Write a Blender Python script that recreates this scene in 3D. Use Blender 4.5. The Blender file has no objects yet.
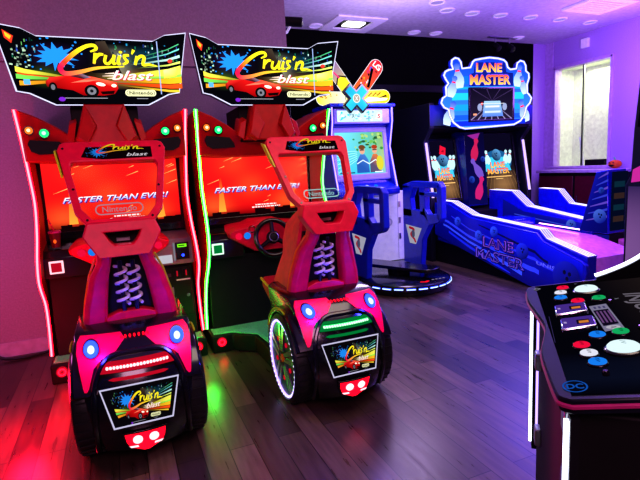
import bpy, bmesh, math, random
from mathutils import Vector, Matrix
R = math.radians
sc = bpy.context.scene
COL = sc.collection

# ------------------------------------------------------------------ colours and materials
def lin(c):
    c = c / 255.0
    return c / 12.92 if c <= 0.04045 else ((c + 0.055) / 1.055) ** 2.4
def rgb(r, g, b): return (lin(r), lin(g), lin(b))
MATS = {}
def nodemat(name):
    m = bpy.data.materials.new(name); m.use_nodes = True
    nt = m.node_tree; nt.nodes.clear()
    out = nt.nodes.new('ShaderNodeOutputMaterial')
    MATS[name] = m
    return m, nt, out
def pbr(name, col, rough=0.4, metal=0.0, var=0.12, scale=18.0, bump=0.0, coat=0.0, spec=0.5):
    m, nt, out = nodemat(name)
    p = nt.nodes.new('ShaderNodeBsdfPrincipled')
    tc = nt.nodes.new('ShaderNodeTexCoord'); nz = nt.nodes.new('ShaderNodeTexNoise')
    nz.inputs['Scale'].default_value = scale; nz.inputs['Detail'].default_value = 3
    nt.links.new(tc.outputs['Object'], nz.inputs['Vector'])
    cr = nt.nodes.new('ShaderNodeValToRGB')
    cr.color_ramp.elements[0].position = .3; cr.color_ramp.elements[1].position = .7
    cr.color_ramp.elements[0].color = tuple(c * (1 - var) for c in col) + (1,)
    cr.color_ramp.elements[1].color = tuple(min(1, c * (1 + var)) for c in col) + (1,)
    nt.links.new(nz.outputs['Fac'], cr.inputs['Fac'])
    nt.links.new(cr.outputs['Color'], p.inputs['Base Color'])
    p.inputs['Roughness'].default_value = rough; p.inputs['Metallic'].default_value = metal
    p.inputs['Specular IOR Level'].default_value = spec
    p.inputs['Coat Weight'].default_value = coat
    p.inputs['Coat Roughness'].default_value = 0.08
    if bump:
        b = nt.nodes.new('ShaderNodeBump'); b.inputs['Strength'].default_value = bump; b.inputs['Distance'].default_value = .01
        nt.links.new(nz.outputs['Fac'], b.inputs['Height']); nt.links.new(b.outputs['Normal'], p.inputs['Normal'])
    nt.links.new(p.outputs[0], out.inputs[0])
    return m
def glow(name, col, strength, sample=True):
    m, nt, out = nodemat(name)
    e = nt.nodes.new('ShaderNodeEmission'); e.inputs[0].default_value = tuple(col) + (1,); e.inputs[1].default_value = strength
    nt.links.new(e.outputs[0], out.inputs[0])
    if not sample: m.cycles.emission_sampling = 'NONE'
    return m
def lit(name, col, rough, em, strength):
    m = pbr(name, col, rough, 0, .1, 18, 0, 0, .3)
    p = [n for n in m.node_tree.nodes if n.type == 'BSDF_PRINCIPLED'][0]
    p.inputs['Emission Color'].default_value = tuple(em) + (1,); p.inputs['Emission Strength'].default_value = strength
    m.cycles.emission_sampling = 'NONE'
def art_glow(name, strength, gloss=0.0):
    m, nt, out = nodemat(name)
    a = nt.nodes.new('ShaderNodeAttribute'); a.attribute_name = 'Col'
    e = nt.nodes.new('ShaderNodeEmission'); e.inputs[1].default_value = strength
    nt.links.new(a.outputs['Color'], e.inputs[0])
    nt.links.new(e.outputs[0], out.inputs[0])
    m.cycles.emission_sampling = 'NONE'
    return m
def art_paint(name, rough=0.3, emit=0.0):
    m, nt, out = nodemat(name)
    a = nt.nodes.new('ShaderNodeAttribute'); a.attribute_name = 'Col'
    p = nt.nodes.new('ShaderNodeBsdfPrincipled'); p.inputs['Roughness'].default_value = rough
    nt.links.new(a.outputs['Color'], p.inputs['Base Color'])
    if emit:
        nt.links.new(a.outputs['Color'], p.inputs['Emission Color']); p.inputs['Emission Strength'].default_value = emit
        m.cycles.emission_sampling = 'NONE'
    nt.links.new(p.outputs[0], out.inputs[0])
    return m

pbr('red_plastic', rgb(228, 5, 62), .42, coat=.0, spec=.35)
pbr('red_shroud', rgb(185, 10, 16), .45, coat=.0, spec=.3)
pbr('seat_red', rgb(170, 6, 30), .5, spec=.3)
pbr('black_gloss', (.006, .006, .008), .18, coat=.3)
pbr('black_matte', (.004, .004, .005), .6, spec=.25)
pbr('black_rubber', (.009, .009, .011), .42, bump=.2, scale=60)
pbr('dark_panel', (.005, .005, .009), .55, spec=.25)
pbr('grey_panel', rgb(120, 118, 128), .4)
lit('panel_lit', rgb(225, 5, 60), .35, (1.0, .0, .10), .42)  # red plastic with a glow put into the material
pbr('chrome', (.75, .78, .82), .15, 1.0); pbr('spring_chrome', (.9, .95, 1.0), .35, .15)
pbr('side_dark', (.002, .002, .010), .5)
pbr('steel', (.45, .46, .5), .3, 1.0)
pbr('lime_trim', rgb(190, 200, 20), .4)
pbr('orange_trim', rgb(240, 120, 20), .4)
pbr('mat_green', rgb(110, 215, 150), .35, bump=.3, scale=40)
pbr('blue_plastic', rgb(14, 40, 190), .3, coat=.3)
pbr('blue_dark', rgb(10, 16, 110), .3, coat=.2)
lit('violet_plastic', rgb(150, 135, 230), .35, (.22, .17, .75), .35)  # emission stands in for the screen's light on the bezel
lit('white_panel', rgb(215, 215, 232), .35, (.62, .62, .85), .22)  # slight emission put in to brighten the panel, no lamp inside
pbr('lane_blue', rgb(14, 22, 190), .25, coat=.4)
pbr('lane_surface', rgb(225, 130, 215), .25, coat=.5)  # pink light reflected on the lane is put into this base colour
pbr('rail_top', rgb(60, 60, 220), .3)
pbr('deck_black', (.006, .007, .016), .4, spec=.2)
pbr('wood_red', rgb(90, 15, 40), .3)
pbr('pink_panel', rgb(170, 40, 110), .4)
pbr('cup_paper', rgb(90, 10, 20), .4)
pbr('pumpkin_orange', rgb(225, 95, 15), .5)
pbr('ceiling_white', rgb(205, 200, 210), .6)
lit('fixture_white', rgb(225, 215, 240), .5, (.75, .62, 1.0), .12)  # faint emission brightens the frames in place of light from below
pbr('speaker_black', (.012, .012, .014), .7, bump=.3, scale=120)
glow('neon_red', (1.0, .001, .012), 13.0); glow('neon_red_core', (1.0, .52, .60), 1.25, False)
glow('neon_green', (.002, 1.0, .014), 10.0); glow('neon_green_core', (.68, 1.0, .74), 1.2, False)
glow('neon_white_core', (.80, .80, 1.0), 1.5, False)
glow('edge_lilac', (.72, .52, 1.0), 1.2, False); glow('led_violet', (.42, .28, 1.0), 2.2); glow('led_white', (.78, .82, 1.0), 3.2); glow('led_blue', (.02, .05, 1.0), 4.0); glow('led_blue_core', (.62, .80, 1.0), 1.5, False)
glow('led_pink', (1.0, .40, .85), 5.0); glow('rail_led', (.70, .62, 1.0), 2.0); glow('downlight', (.50, .36, 1.0), .62, False); glow('led_bumper', (1.0, .002, .008), 14.0); art_glow('art_plate', .9)
glow('led_red', (1.0, .003, .02), 2.0); glow('led_red_core', (1.0, .55, .62), 1.6, False); glow('led_red_dim', (1.0, .01, .05), .45, False)
glow('led_green', (.01, 1.0, .16), 2.0); glow('led_green_core', (.55, 1.0, .66), 1.3, False); glow('led_green_dim', (.0, .55, .12), .35, False)
glow('lamp_orange', (1.0, .20, .02), 1.2, False); glow('lamp_orange_core', (1.0, .75, .45), 1.5, False)
glow('lamp_white', (1.0, .97, .9), 3.0)
glow('button_red', rgb(235, 20, 70), .9, False); glow('button_white', rgb(225, 225, 240), .9, False); glow('button_blue', rgb(30, 130, 235), .9, False); glow('button_green', rgb(25, 170, 100), .9, False)
glow('dome_white', rgb(215, 235, 240), 1.0, False)
glow('plate_white', rgb(235, 235, 255), .9, False)
art_glow('art_screen', 1.2); art_glow('art_sign', 1.35); art_glow('art_dim', .62); art_paint('art_paint', .3, .10); art_paint('art_decal', .25, .35); art_paint('art_matte', .9, .45)  # printed decals emit part of their colour in place of room light
m = pbr('alcove_wall', rgb(225, 235, 205), .7)
# clear pane
mm, nt, out = nodemat('clear_pane')
t_ = nt.nodes.new('ShaderNodeBsdfTransparent'); t_.inputs[0].default_value = (.97, .97, .97, 1)
g_ = nt.nodes.new('ShaderNodeBsdfGlossy'); g_.inputs['Roughness'].default_value = .05
mx = nt.nodes.new('ShaderNodeMixShader'); lw = nt.nodes.new('ShaderNodeLayerWeight'); lw.inputs[0].default_value = .15
mp = nt.nodes.new('ShaderNodeMath'); mp.operation = 'MULTIPLY'; mp.inputs[1].default_value = .5
nt.links.new(lw.outputs['Fresnel'], mp.inputs[0]); nt.links.new(mp.outputs[0], mx.inputs[0])
nt.links.new(t_.outputs[0], mx.inputs[1]); nt.links.new(g_.outputs[0], mx.inputs[2]); nt.links.new(mx.outputs[0], out.inputs[0])
# wood floor
mm, nt, out = nodemat('wood_floor')
p = nt.nodes.new('ShaderNodeBsdfPrincipled'); tc = nt.nodes.new('ShaderNodeTexCoord'); mpn = nt.nodes.new('ShaderNodeMapping')
mpn.inputs['Rotation'].default_value = (0, 0, R(90))
br = nt.nodes.new('ShaderNodeTexBrick'); br.inputs['Scale'].default_value = 1.0
br.inputs['Brick Width'].default_value = 1.1; br.inputs['Row Height'].default_value = .125; br.inputs['Mortar Size'].default_value = .0022
br.inputs['Color1'].default_value = (.165, .105, .082, 1); br.inputs['Color2'].default_value = (.042, .027, .023, 1); br.inputs['Mortar'].default_value = (.008, .006, .006, 1)
br.offset = .37
nz = nt.nodes.new('ShaderNodeTexNoise'); nz.inputs['Scale'].default_value = 4; nz.inputs['Detail'].default_value = 8
m2 = nt.nodes.new('ShaderNodeMapping'); m2.inputs['Scale'].default_value = (9, .9, 1)
mixc = nt.nodes.new('ShaderNodeMix'); mixc.data_type = 'RGBA'; mixc.blend_type = 'OVERLAY'; mixc.inputs[0].default_value = .75
nt.links.new(tc.outputs['Object'], mpn.inputs[0]); nt.links.new(mpn.outputs[0], br.inputs['Vector'])
nt.links.new(tc.outputs['Object'], m2.inputs[0]); nt.links.new(m2.outputs[0], nz.inputs['Vector'])
nt.links.new(br.outputs['Color'], mixc.inputs[6]); nt.links.new(nz.outputs['Fac'], mixc.inputs[7])
nt.links.new(mixc.outputs[2], p.inputs['Base Color'])
mr = nt.nodes.new('ShaderNodeMapRange'); mr.inputs[3].default_value = .20; mr.inputs[4].default_value = .42
nt.links.new(nz.outputs['Fac'], mr.inputs[0]); nt.links.new(mr.outputs[0], p.inputs['Roughness'])
bm_ = nt.nodes.new('ShaderNodeBump'); bm_.inputs['Strength'].default_value = .12; bm_.inputs['Distance'].default_value = .004
nt.links.new(nz.outputs['Fac'], bm_.inputs['Height']); nt.links.new(bm_.outputs[0], p.inputs['Normal'])
nt.links.new(p.outputs[0], out.inputs[0])
pbr('wall_mauve', rgb(168, 140, 165), .75, bump=.05, scale=80)
pbr('wall_grey', rgb(165, 138, 170), .75, bump=.05, scale=80)
pbr('wall_black', (.0008, .0008, .0012), .9, spec=.1)
pbr('wall_violet', rgb(176, 150, 205), .7, bump=.05, scale=80)
pbr('trim_paint', rgb(190, 165, 205), .5)

# ------------------------------------------------------------------ mesh builder
ORG = {}
def vadd(a, b): return (a[0] + b[0], a[1] + b[1], a[2] + b[2])
class MB:
    def __init__(s, col=(1, 1, 1)):
        s.v = []; s.f = []; s.c = []; s.fm = []; s.mi = 0; s.col = col
    def add(s, vs, fs, cols=None):
        o = len(s.v); s.v += [tuple(v) for v in vs]
        s.c += list(cols) if cols else [s.col] * len(vs)
        for f in fs: s.f.append(tuple(i + o for i in f)); s.fm.append(s.mi)
        return s
    def box(s, x0, x1, y0, y1, z0, z1):
        v = [(x, y, z) for z in (z0, z1) for y in (y0, y1) for x in (x0, x1)]
        return s.add(v, [(0, 1, 3, 2), (4, 6, 7, 5), (0, 4, 5, 1), (2, 3, 7, 6), (0, 2, 6, 4), (1, 5, 7, 3)])
    def loft(s, rings, caps=True, closed=True):
        n = len(rings[0]); v = [p for r in rings for p in r]; f = []
        for k in range(len(rings) - 1):
            for i in range(n if closed else n - 1):
                j = (i + 1) % n
                f.append((k * n + i, k * n + j, (k + 1) * n + j, (k + 1) * n + i))
        if caps: f.append(tuple(range(n))[::-1]); f.append(tuple(range((len(rings) - 1) * n, len(rings) * n)))
        return s.add(v, f)
    def prism(s, pts, axis, a, b):
        q = {'x': lambda p, d: (d, p[0], p[1]), 'y': lambda p, d: (p[0], d, p[1]), 'z': lambda p, d: (p[0], p[1], d)}[axis]
        return s.loft([[q(p, a) for p in pts], [q(p, b) for p in pts]])
    def frame(s, outer, inner, back, front):       # ring prism; outer/inner lists of same length, back/front map 2d -> 3d
        n = len(outer); v = [front(p) for p in outer] + [front(p) for p in inner] + [back(p) for p in outer] + [back(p) for p in inner]
        f = []
        for i in range(n):
            j = (i + 1) % n
            f += [(i, j, n + j, n + i), (2 * n + j, 2 * n + i, 3 * n + i, 3 * n + j), (j, i, 2 * n + i, 2 * n + j), (n + i, n + j, 3 * n + j, 3 * n + i)]
        return s.add(v, f)
    def tube(s, pts, r, n=8, closed=False):
        pts = [Vector(p) for p in pts]; rings = []
        N = len(pts); up = None
        rr = r if isinstance(r, (list, tuple)) else [r] * N
        for i, p in enumerate(pts):
            if closed: t = pts[(i + 1) % N] - pts[i - 1]
            else: t = pts[min(i + 1, N - 1)] - pts[max(i - 1, 0)]
            t.normalize()
            if up is None:
                up = Vector((0, 0, 1)) if abs(t.z) < .9 else Vector((1, 0, 0))
            a = up - t * up.dot(t); a.normalize(); up = a; b = t.cross(a)
            rings.append([tuple(p + (a * math.cos(2 * math.pi * k / n) + b * math.sin(2 * math.pi * k / n)) * rr[i]) for k in range(n)])
        if closed: rings.append(rings[0]); return s.loft(rings, caps=False)
        return s.loft(rings)
    def lathe(s, c, ax, prof, n=24):               # prof: (radius, height along ax)
        ax = Vector(ax).normalized(); a = ax.orthogonal().normalized(); b = ax.cross(a); c = Vector(c)
        return s.loft([[tuple(c + ax * h + (a * math.cos(2 * math.pi * k / n) + b * math.sin(2 * math.pi * k / n)) * r) for k in range(n)] for r, h in prof])
    def cyl(s, c, ax, r, h, n=20): return s.lathe(c, ax, [(r, 0), (r, h)], n)
    def torus(s, c, ax, RR, r, n=40, m=8):
        ax = Vector(ax).normalized(); a = ax.orthogonal().normalized(); b = ax.cross(a); c = Vector(c)
        return s.tube([c + (a * math.cos(2 * math.pi * k / n) + b * math.sin(2 * math.pi * k / n)) * RR for k in range(n)], r, m, True)
    def build(s, name, mat, parent=None, bevel=0.0, recalc=True, label=None, org=None, seg=2):
        me = bpy.data.meshes.new(name)
        o3 = org if org else (ORG.get(parent.name, (0, 0, 0)) if parent else (0, 0, 0))
        me.from_pydata([(v[0] - o3[0], v[1] - o3[1], v[2] - o3[2]) for v in s.v], [], s.f)
        for mn in (mat if isinstance(mat, (list, tuple)) else [mat]): me.materials.append(MATS[mn])
        for pl, k in zip(me.polygons, s.fm): pl.material_index = k
        at = me.color_attributes.new('Col', 'FLOAT_COLOR', 'POINT')
        at.data.foreach_set('color', [x for c in s.c for x in (c[0], c[1], c[2], 1.0)])
        if recalc:
            b = bmesh.new(); b.from_mesh(me); bmesh.ops.recalc_face_normals(b, faces=b.faces); b.to_mesh(me); b.free()
        me.polygons.foreach_set('use_smooth', [True] * len(me.polygons))
        me.set_sharp_from_angle(angle=R(38))
        me.update()
        o = bpy.data.objects.new(name, me); COL.objects.link(o)
        if parent: o.parent = parent; ORG[o.name] = o3
        elif org: o.location = org
        if bevel:
            md = o.modifiers.new('Bevel', 'BEVEL'); md.width = bevel; md.segments = seg; md.limit_method = 'ANGLE'; md.angle_limit = R(35)
        if label: o['label'] = label
        return o
def thing(name, label, cat, loc, group=None, org=None):
    o = bpy.data.objects.new(name, None); COL.objects.link(o); o.location = loc; o.empty_display_size = .1
    o['label'] = label; o['category'] = cat
    if group: o['group'] = group
    ORG[o.name] = org if org else loc
    return o
def tag(o, label, cat, group=None):
    o['label'] = label; o['category'] = cat
    if group: o['group'] = group
    return o
def struct(o): o['kind'] = 'structure'; return o

# ------------------------------------------------------------------ flat graphics
_TX = {}
def text_geo(txt, shear=0.0, bold=0.0):
    k = (txt, shear, bold)
    if k not in _TX:
        cu = bpy.data.curves.new('t', 'FONT'); cu.body = txt; cu.shear = shear; cu.offset = bold; cu.resolution_u = 3; cu.fill_mode = 'FRONT'
        ob = bpy.data.objects.new('t', cu); COL.objects.link(ob)
        dg = bpy.context.evaluated_depsgraph_get(); dg.update()
        me = ob.evaluated_get(dg).to_mesh()
        vs = [(v.co.x, v.co.y) for v in me.vertices]; fs = [tuple(p.vertices) for p in me.polygons]
        ob.evaluated_get(dg).to_mesh_clear()
        bpy.data.objects.remove(ob); bpy.data.curves.remove(cu)
        xs = [v[0] for v in vs]; ys = [v[1] for v in vs]
        x0, x1, y0, y1 = min(xs), max(xs), min(ys), max(ys)
        _TX[k] = ([((x - x0) / (x1 - x0), (y - y0) / (y1 - y0)) for x, y in vs], fs)
    return _TX[k]
def crom(pts, n=6):
    out = []; P = [pts[0]] + list(pts) + [pts[-1]]
    for i in range(1, len(P) - 2):
        for k in range(n):
            t = k / n; a, b, c, d = P[i - 1], P[i], P[i + 1], P[i + 2]
            out.append(tuple(.5 * (2 * b[j] + (c[j] - a[j]) * t + (2 * a[j] - 5 * b[j] + 4 * c[j] - d[j]) * t * t + (3 * b[j] - a[j] - 3 * c[j] + d[j]) * t ** 3) for j in range(len(b))))
    out.append(tuple(pts[-1])); return out
class Art(MB):
    """painter's-order flat graphics; mp(s,t,h) -> 3d, tf optional 2d pre-transform"""
    def __init__(s, mp, tf=None, step=.00022, h=.001):
        super().__init__(); s.mp = mp; s.tf = tf or (lambda x, y: (x, y)); s.h = h; s.step = step
    def P(s, x, y): a, b = s.tf(x, y); return s.mp(a, b, s.h)
    def raw(s, pts, fs, cols): s.h += s.step; s.add([s.P(*p) for p in pts], fs, cols); return s
    def poly(s, pts, col):
        cols = col if isinstance(col, list) else [col] * len(pts)
        return s.raw(pts, [tuple(range(len(pts)))], cols)
    def rect(s, x0, x1, y0, y1, col): return s.poly([(x0, y0), (x1, y0), (x1, y1), (x0, y1)], col)
    def ell(s, cx, cy, rx, ry, col, n=20, rot=0):
        c, d = math.cos(rot), math.sin(rot)
        return s.poly([(cx + rx * math.cos(2 * math.pi * k / n) * c - ry * math.sin(2 * math.pi * k / n) * d, cy + rx * math.cos(2 * math.pi * k / n) * d + ry * math.sin(2 * math.pi * k / n) * c) for k in range(n)], col)
    def rrect(s, x0, x1, y0, y1, r, col, n=5):
        p = []
        ry = r * (1 if y1 > y0 else -1)
        for cx, cy, a in ((x1 - r, y1 - ry, 0), (x0 + r, y1 - ry, 90), (x0 + r, y0 + ry, 180), (x1 - r, y0 + ry, 270)):
            for k in range(n + 1):
                t = R(a + 90 * k / n); p.append((cx + r * math.cos(t), cy + ry * math.sin(t)))
        return s.poly(p, col)
    def line(s, pts, w, col, closed=False):
        N = len(pts); ws = w if isinstance(w, (list, tuple)) else [w] * N; cs = col if isinstance(col, list) else [col] * N
        L = []; Rr = []
        for i in range(N):
            a = pts[i - 1] if (i > 0 or closed) else pts[i]; b = pts[(i + 1) % N] if (i < N - 1 or closed) else pts[i]
            dx, dy = b[0] - a[0], b[1] - a[1]; l = math.hypot(dx, dy) or 1
            nx, ny = -dy / l * ws[i] / 2, dx / l * ws[i] / 2
            L.append((pts[i][0] + nx, pts[i][1] + ny)); Rr.append((pts[i][0] - nx, pts[i][1] - ny))
        fs = [(i, (i + 1) % N, N + (i + 1) % N, N + i) for i in range(N if closed else N - 1)]
        return s.raw(L + Rr, fs, cs + cs)
    def text(s, txt, x0, x1, y0, y1, col, col2=None, shear=0.0, bold=0.0):
        vs, fs = text_geo(txt, shear, bold); c2 = col2 or col
        pts = [(x0 + (x1 - x0) * a, y0 + (y1 - y0) * b) for a, b in vs]
        return s.raw(pts, fs, [tuple(col[j] * (1 - b) + c2[j] * b for j in range(3)) for a, b in vs])
    def textrot(s, txt, ox, oy, ux, uy, vx, vy, col, shear=0.0, bold=0.0):
        vs, fs = text_geo(txt, shear, bold)
        return s.raw([(ox + ux * a + vx * b, oy + uy * a + vy * b) for a, b in vs], fs, [col] * len(vs))
    def grid(s, x0, x1, y0, y1, nx, ny, fn):
        pts = [(x0 + (x1 - x0) * i / nx, y0 + (y1 - y0) * j / ny) for j in range(ny + 1) for i in range(nx + 1)]
        fs = [(j * (nx + 1) + i, j * (nx + 1) + i + 1, (j + 1) * (nx + 1) + i + 1, (j + 1) * (nx + 1) + i) for j in range(ny) for i in range(nx)]
        return s.raw(pts, fs, [fn(i / nx, j / ny) for j in range(ny + 1) for i in range(nx + 1)])
    def out(s, name, mat, parent, label=None): return s.build(name, mat, parent, recalc=False, label=label)
def plane(o, ux, uy):
    o, ux, uy = Vector(o), Vector(ux), Vector(uy); n = ux.cross(uy).normalized()
    return lambda a, b, h: tuple(o + ux * a + uy * b + n * h)
def mix(a, b, t): t = max(0, min(1, t)); return tuple(a[i] * (1 - t) + b[i] * t for i in range(3))
def facing(Y): return lambda x, z, h: (x, Y - h, z)          # plane seen from -Y, coordinates x, z

W_ = rgb(255, 255, 255); K_ = (.002, .002, .004)
YEL = rgb(255, 236, 40); REDC = rgb(240, 30, 50); CREAM = rgb(240, 240, 190)

def cruisn_logo(A, k=1.0):
    """brush-script word in 640x320 picture coordinates (y down)"""
    def g(p): 
        x = p[0]
        if x < 230: return mix(rgb(235, 20, 90), rgb(240, 40, 50), (x - 190) / 40)
        return mix(rgb(245, 70, 40), YEL, (p[0] - 230) / 130)
    def st(pts, w):
        q = crom([(x, y, ww) for (x, y), ww in zip(pts, w)], 5)
        A.line([(a, b) for a, b, c in q], [c * k * 1.25 for a, b, c in q], [g2(a, b) for a, b, c in q])
    def g2(x, y):
        if y > 148: return mix(rgb(240, 30, 80), YEL, (x - 200) / 190)
        return mix(rgb(245, 60, 40), YEL, (x - 215) / 60)
    st([(300, 108), (320, 98), (314, 86), (288, 90), (252, 112), (218, 142), (198, 168), (212, 186), (258, 180), (320, 164), (408, 157)], [4, 8, 9, 10, 12, 13, 14, 13, 11, 8, 3])
    Y2 = [(316, 112), (308, 150)]
    st(Y2, [9, 7]); st([(310, 138), (326, 118), (342, 116)], [5, 9, 6])
    st([(350, 118), (344, 142), (356, 148), (372, 130), (378, 117), (372, 146), (382, 146)], [8, 8, 8, 7, 8, 8, 5])
    st([(396, 118), (388, 146), (398, 146)], [8, 8, 5]); A.ell(400, 106, 6, 5, YEL, 8)
    st([(428, 116), (412, 118), (414, 130), (420, 140), (404, 150)], [7, 8, 8, 8, 6])
    st([(446, 96), (438, 112)], [9, 4])
    st([(456, 118), (446, 150)], [9, 8]); st([(450, 136), (466, 119), (480, 122), (474, 148), (496, 147), (522, 152)], [6, 9, 9, 9, 7, 3])
def blue_splat(A, cx, cy, r, seed=3):
    rnd = random.Random(seed); B = rgb(38, 140, 235); pts = []
    for k in range(26):
        a = 2 * math.pi * k / 26; q = r * (rnd.uniform(.95, 1.35) if k % 2 else rnd.uniform(.5, .75))
        pts.append((cx + q * 1.25 * math.cos(a), cy + q * .8 * math.sin(a)))
    A.poly(pts, B)
    for k in range(16):
        a = rnd.uniform(0, 6.28); q = r * rnd.uniform(1.1, 1.75); A.ell(cx + q * 1.2 * math.cos(a), cy + q * .75 * math.sin(a), r * .07, r * .06, B, 7)
def race_art(A, wings=True):
    rnd = random.Random(11)
    def hz(u, v):
        x, y = 95 + 460 * u, 72 + 166 * v; e = max(0, min(1, min(u, 1 - u) * 9)) * max(0, min(1, min(v, 1 - v) * 6))
        c = mix(K_, rgb(20, 70, 90), .55 * math.exp(-((x - 500) / 90) ** 2 - ((y - 110) / 40) ** 2)); c = mix(c, rgb(60, 30, 90), .45 * math.exp(-((x - 170) / 70) ** 2 - ((y - 120) / 40) ** 2))
        c = mix(c, rgb(170, 120, 30), .75 * math.exp(-((x - 460) / 110) ** 2 - ((y - 205) / 28) ** 2)); c = mix(c, rgb(90, 130, 30), .6 * math.exp(-((x - 130) / 60) ** 2 - ((y - 198) / 25) ** 2)); c = mix(c, rgb(190, 190, 170), .35 * math.exp(-((x - 385) / 40) ** 2 - ((y - 150) / 60) ** 2))
        return mix(K_, c, e)
    A.grid(95, 555, 72, 238, 24, 12, hz)
    # night skyline lights
    for k in range(90):
        x = rnd.choice([rnd.uniform(45, 125), rnd.uniform(320, 615), rnd.uniform(320, 615)]); y = rnd.uniform(62, 135)
        c = rnd.choice([rgb(40, 150, 200), rgb(30, 120, 90), rgb(200, 230, 230), rgb(60, 90, 200), rgb(20, 60, 60), rgb(120, 200, 120)])
        w = rnd.uniform(2, 6); A.rect(x, x + w, y, y + rnd.uniform(3, 14), mix(K_, c, rnd.uniform(.25, 1)))
    A.poly([(320, 70), (352, 66), (398, 180), (300, 180)], [rgb(60, 45, 40), rgb(70, 60, 50), rgb(20, 15, 10), K_])
    # light trails
    def trail(x0, y0, a0, x1, y1, a1, c0, c1):
        st = [(x0, y0, a0, c0)]
        xf = 563 if x1 > x0 else 87
        k = (xf - x0) / (x1 - x0); st.append((xf, y0 + (y1 - y0) * k, a0 + (a1 - a0) * k, mix(c0, c1, k * 1.1))); st.append((x1, y1, a1, c1))
        A.raw([(x, y - a) for x, y, a, c in st] + [(x, y + a) for x, y, a, c in st], [(i, i + 1, 4 + i, 3 + i) for i in range(2)], [c for x, y, a, c in st] * 2)
    for a in [(330, 196, 1, 612, 168, 16, rgb(90, 80, 10), rgb(245, 240, 90)), (340, 206, 1, 612, 205, 12, rgb(120, 60, 5), rgb(250, 190, 40)),
              (350, 214, 1, 612, 228, 9, rgb(150, 30, 5), rgb(245, 90, 30)), (345, 200, 1, 612, 188, 5, rgb(120, 140, 30), rgb(150, 240, 90)),
              (380, 222, 1, 600, 246, 5, rgb(100, 60, 5), rgb(240, 200, 60)), (420, 150, .5, 612, 118, 5, rgb(30, 60, 60), rgb(190, 240, 230)),
              (430, 140, .5, 612, 92, 3, rgb(20, 50, 50), rgb(120, 220, 210)), (450, 160, .5, 612, 140, 4, rgb(60, 80, 10), rgb(230, 250, 120)),
              (440, 128, .5, 612, 74, 2, rgb(20, 50, 40), rgb(90, 200, 140)),
              (240, 200, 1, 58, 176, 9, rgb(60, 70, 10), rgb(235, 230, 80)), (240, 204, 1, 58, 200, 8, rgb(70, 60, 10), rgb(120, 220, 90)),
              (240, 208, 1, 66, 222, 8, rgb(90, 40, 5), rgb(240, 160, 40)), (230, 205, 1, 62, 188, 3, rgb(90, 40, 5), rgb(250, 90, 30))]: trail(*a)
    if wings:
        A.poly([(545, 165), (595, 158), (596, 190), (545, 196)], [rgb(250, 250, 160), rgb(235, 245, 110), rgb(200, 230, 60), rgb(250, 220, 60)])
        A.poly([(34, 52), (66, 66), (58, 92), (38, 78)], rgb(225, 60, 40)); A.poly([(40, 58), (60, 68), (54, 80), (42, 72)], rgb(250, 190, 50))
        for k in range(24):
            x = rnd.uniform(35, 105); y = rnd.uniform(100, 165); A.rect(x, x + 7, y, y + 5, mix(K_, rgb(190, 220, 190), rnd.random()))
        A.rect(80, 100, 208, 226, rgb(90, 170, 230)); A.rect(84, 96, 212, 222, rgb(20, 80, 170))
        A.rect(528, 532, 60, 255, rgb(150, 170, 220)); A.ell(572, 132, 10, 8, rgb(220, 60, 50), 8)
    blue_splat(A, 190, 128, 50)
    # red sports car
    A.poly([(146, 216), (160, 200), (205, 194), (226, 192), (262, 190), (300, 196), (340, 206), (376, 214), (380, 236), (366, 256), (330, 262), (262, 262), (230, 244), (150, 232)], [rgb(150, 10, 15), rgb(235, 50, 45), rgb(250, 70, 55), rgb(210, 25, 25), rgb(240, 50, 40), rgb(245, 80, 60), rgb(250, 110, 80), rgb(230, 60, 40), rgb(190, 15, 20), rgb(150, 8, 14), rgb(160, 8, 14), rgb(130, 5, 10), rgb(170, 10, 15), rgb(120, 5, 10)])
    A.poly([(222, 194), (238, 180), (262, 184), (292, 198), (268, 204)], [rgb(40, 40, 60), rgb(150, 60, 60), rgb(70, 70, 90), rgb(120, 120, 150), rgb(20, 20, 30)])
    A.ell(290, 246, 24, 22, rgb(10, 10, 12), 16); A.ell(290, 246, 15, 14, rgb(120, 120, 130), 12); A.ell(290, 246, 6, 6, rgb(20, 20, 25), 8)
    A.ell(168, 234, 13, 17, rgb(10, 10, 12), 14); A.ell(168, 234, 7, 10, rgb(110, 110, 120), 10)
    A.ell(322, 222, 16, 6, rgb(255, 255, 235), 12, .2); A.ell(366, 226, 9, 6, rgb(255, 255, 220), 10)
    A.poly([(318, 248), (368, 244), (362, 256), (324, 258)], rgb(25, 5, 8))
    A.poly([(225, 218), (270, 206), (318, 206), (280, 214)], rgb(255, 120, 95))
    cruisn_logo(A)
    for dx, c in ((3, rgb(200, 30, 90)), (0, rgb(255, 225, 205))):
        A.text('blast', 362 + dx, 506 + dx, 206 + dx * .7, 172 + dx * .7, c, c if dx else W_, .35, .012)
        for y, x in ((184, 340), (193, 330), (201, 346)): A.line([(x + dx, y), (372 + dx, y - 2)], [1, 5], c)
    A.rrect(402, 510, 264, 240, 11, CREAM); A.rrect(406, 506, 261, 243, 9, rgb(90, 85, 60)); A.rrect(408, 504, 260, 244, 8, rgb(225, 225, 175))
    A.text('Nintendo', 416, 498, 258, 246, rgb(60, 60, 45), None, 0, .02)
    A.line([(200, 272), (340, 272)], 2, rgb(170, 170, 180)); A.line([(440, 273), (480, 273)], 2, rgb(150, 150, 160))
    A.ell(192, 276, 11, 8, rgb(120, 40, 190), 9)

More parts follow.
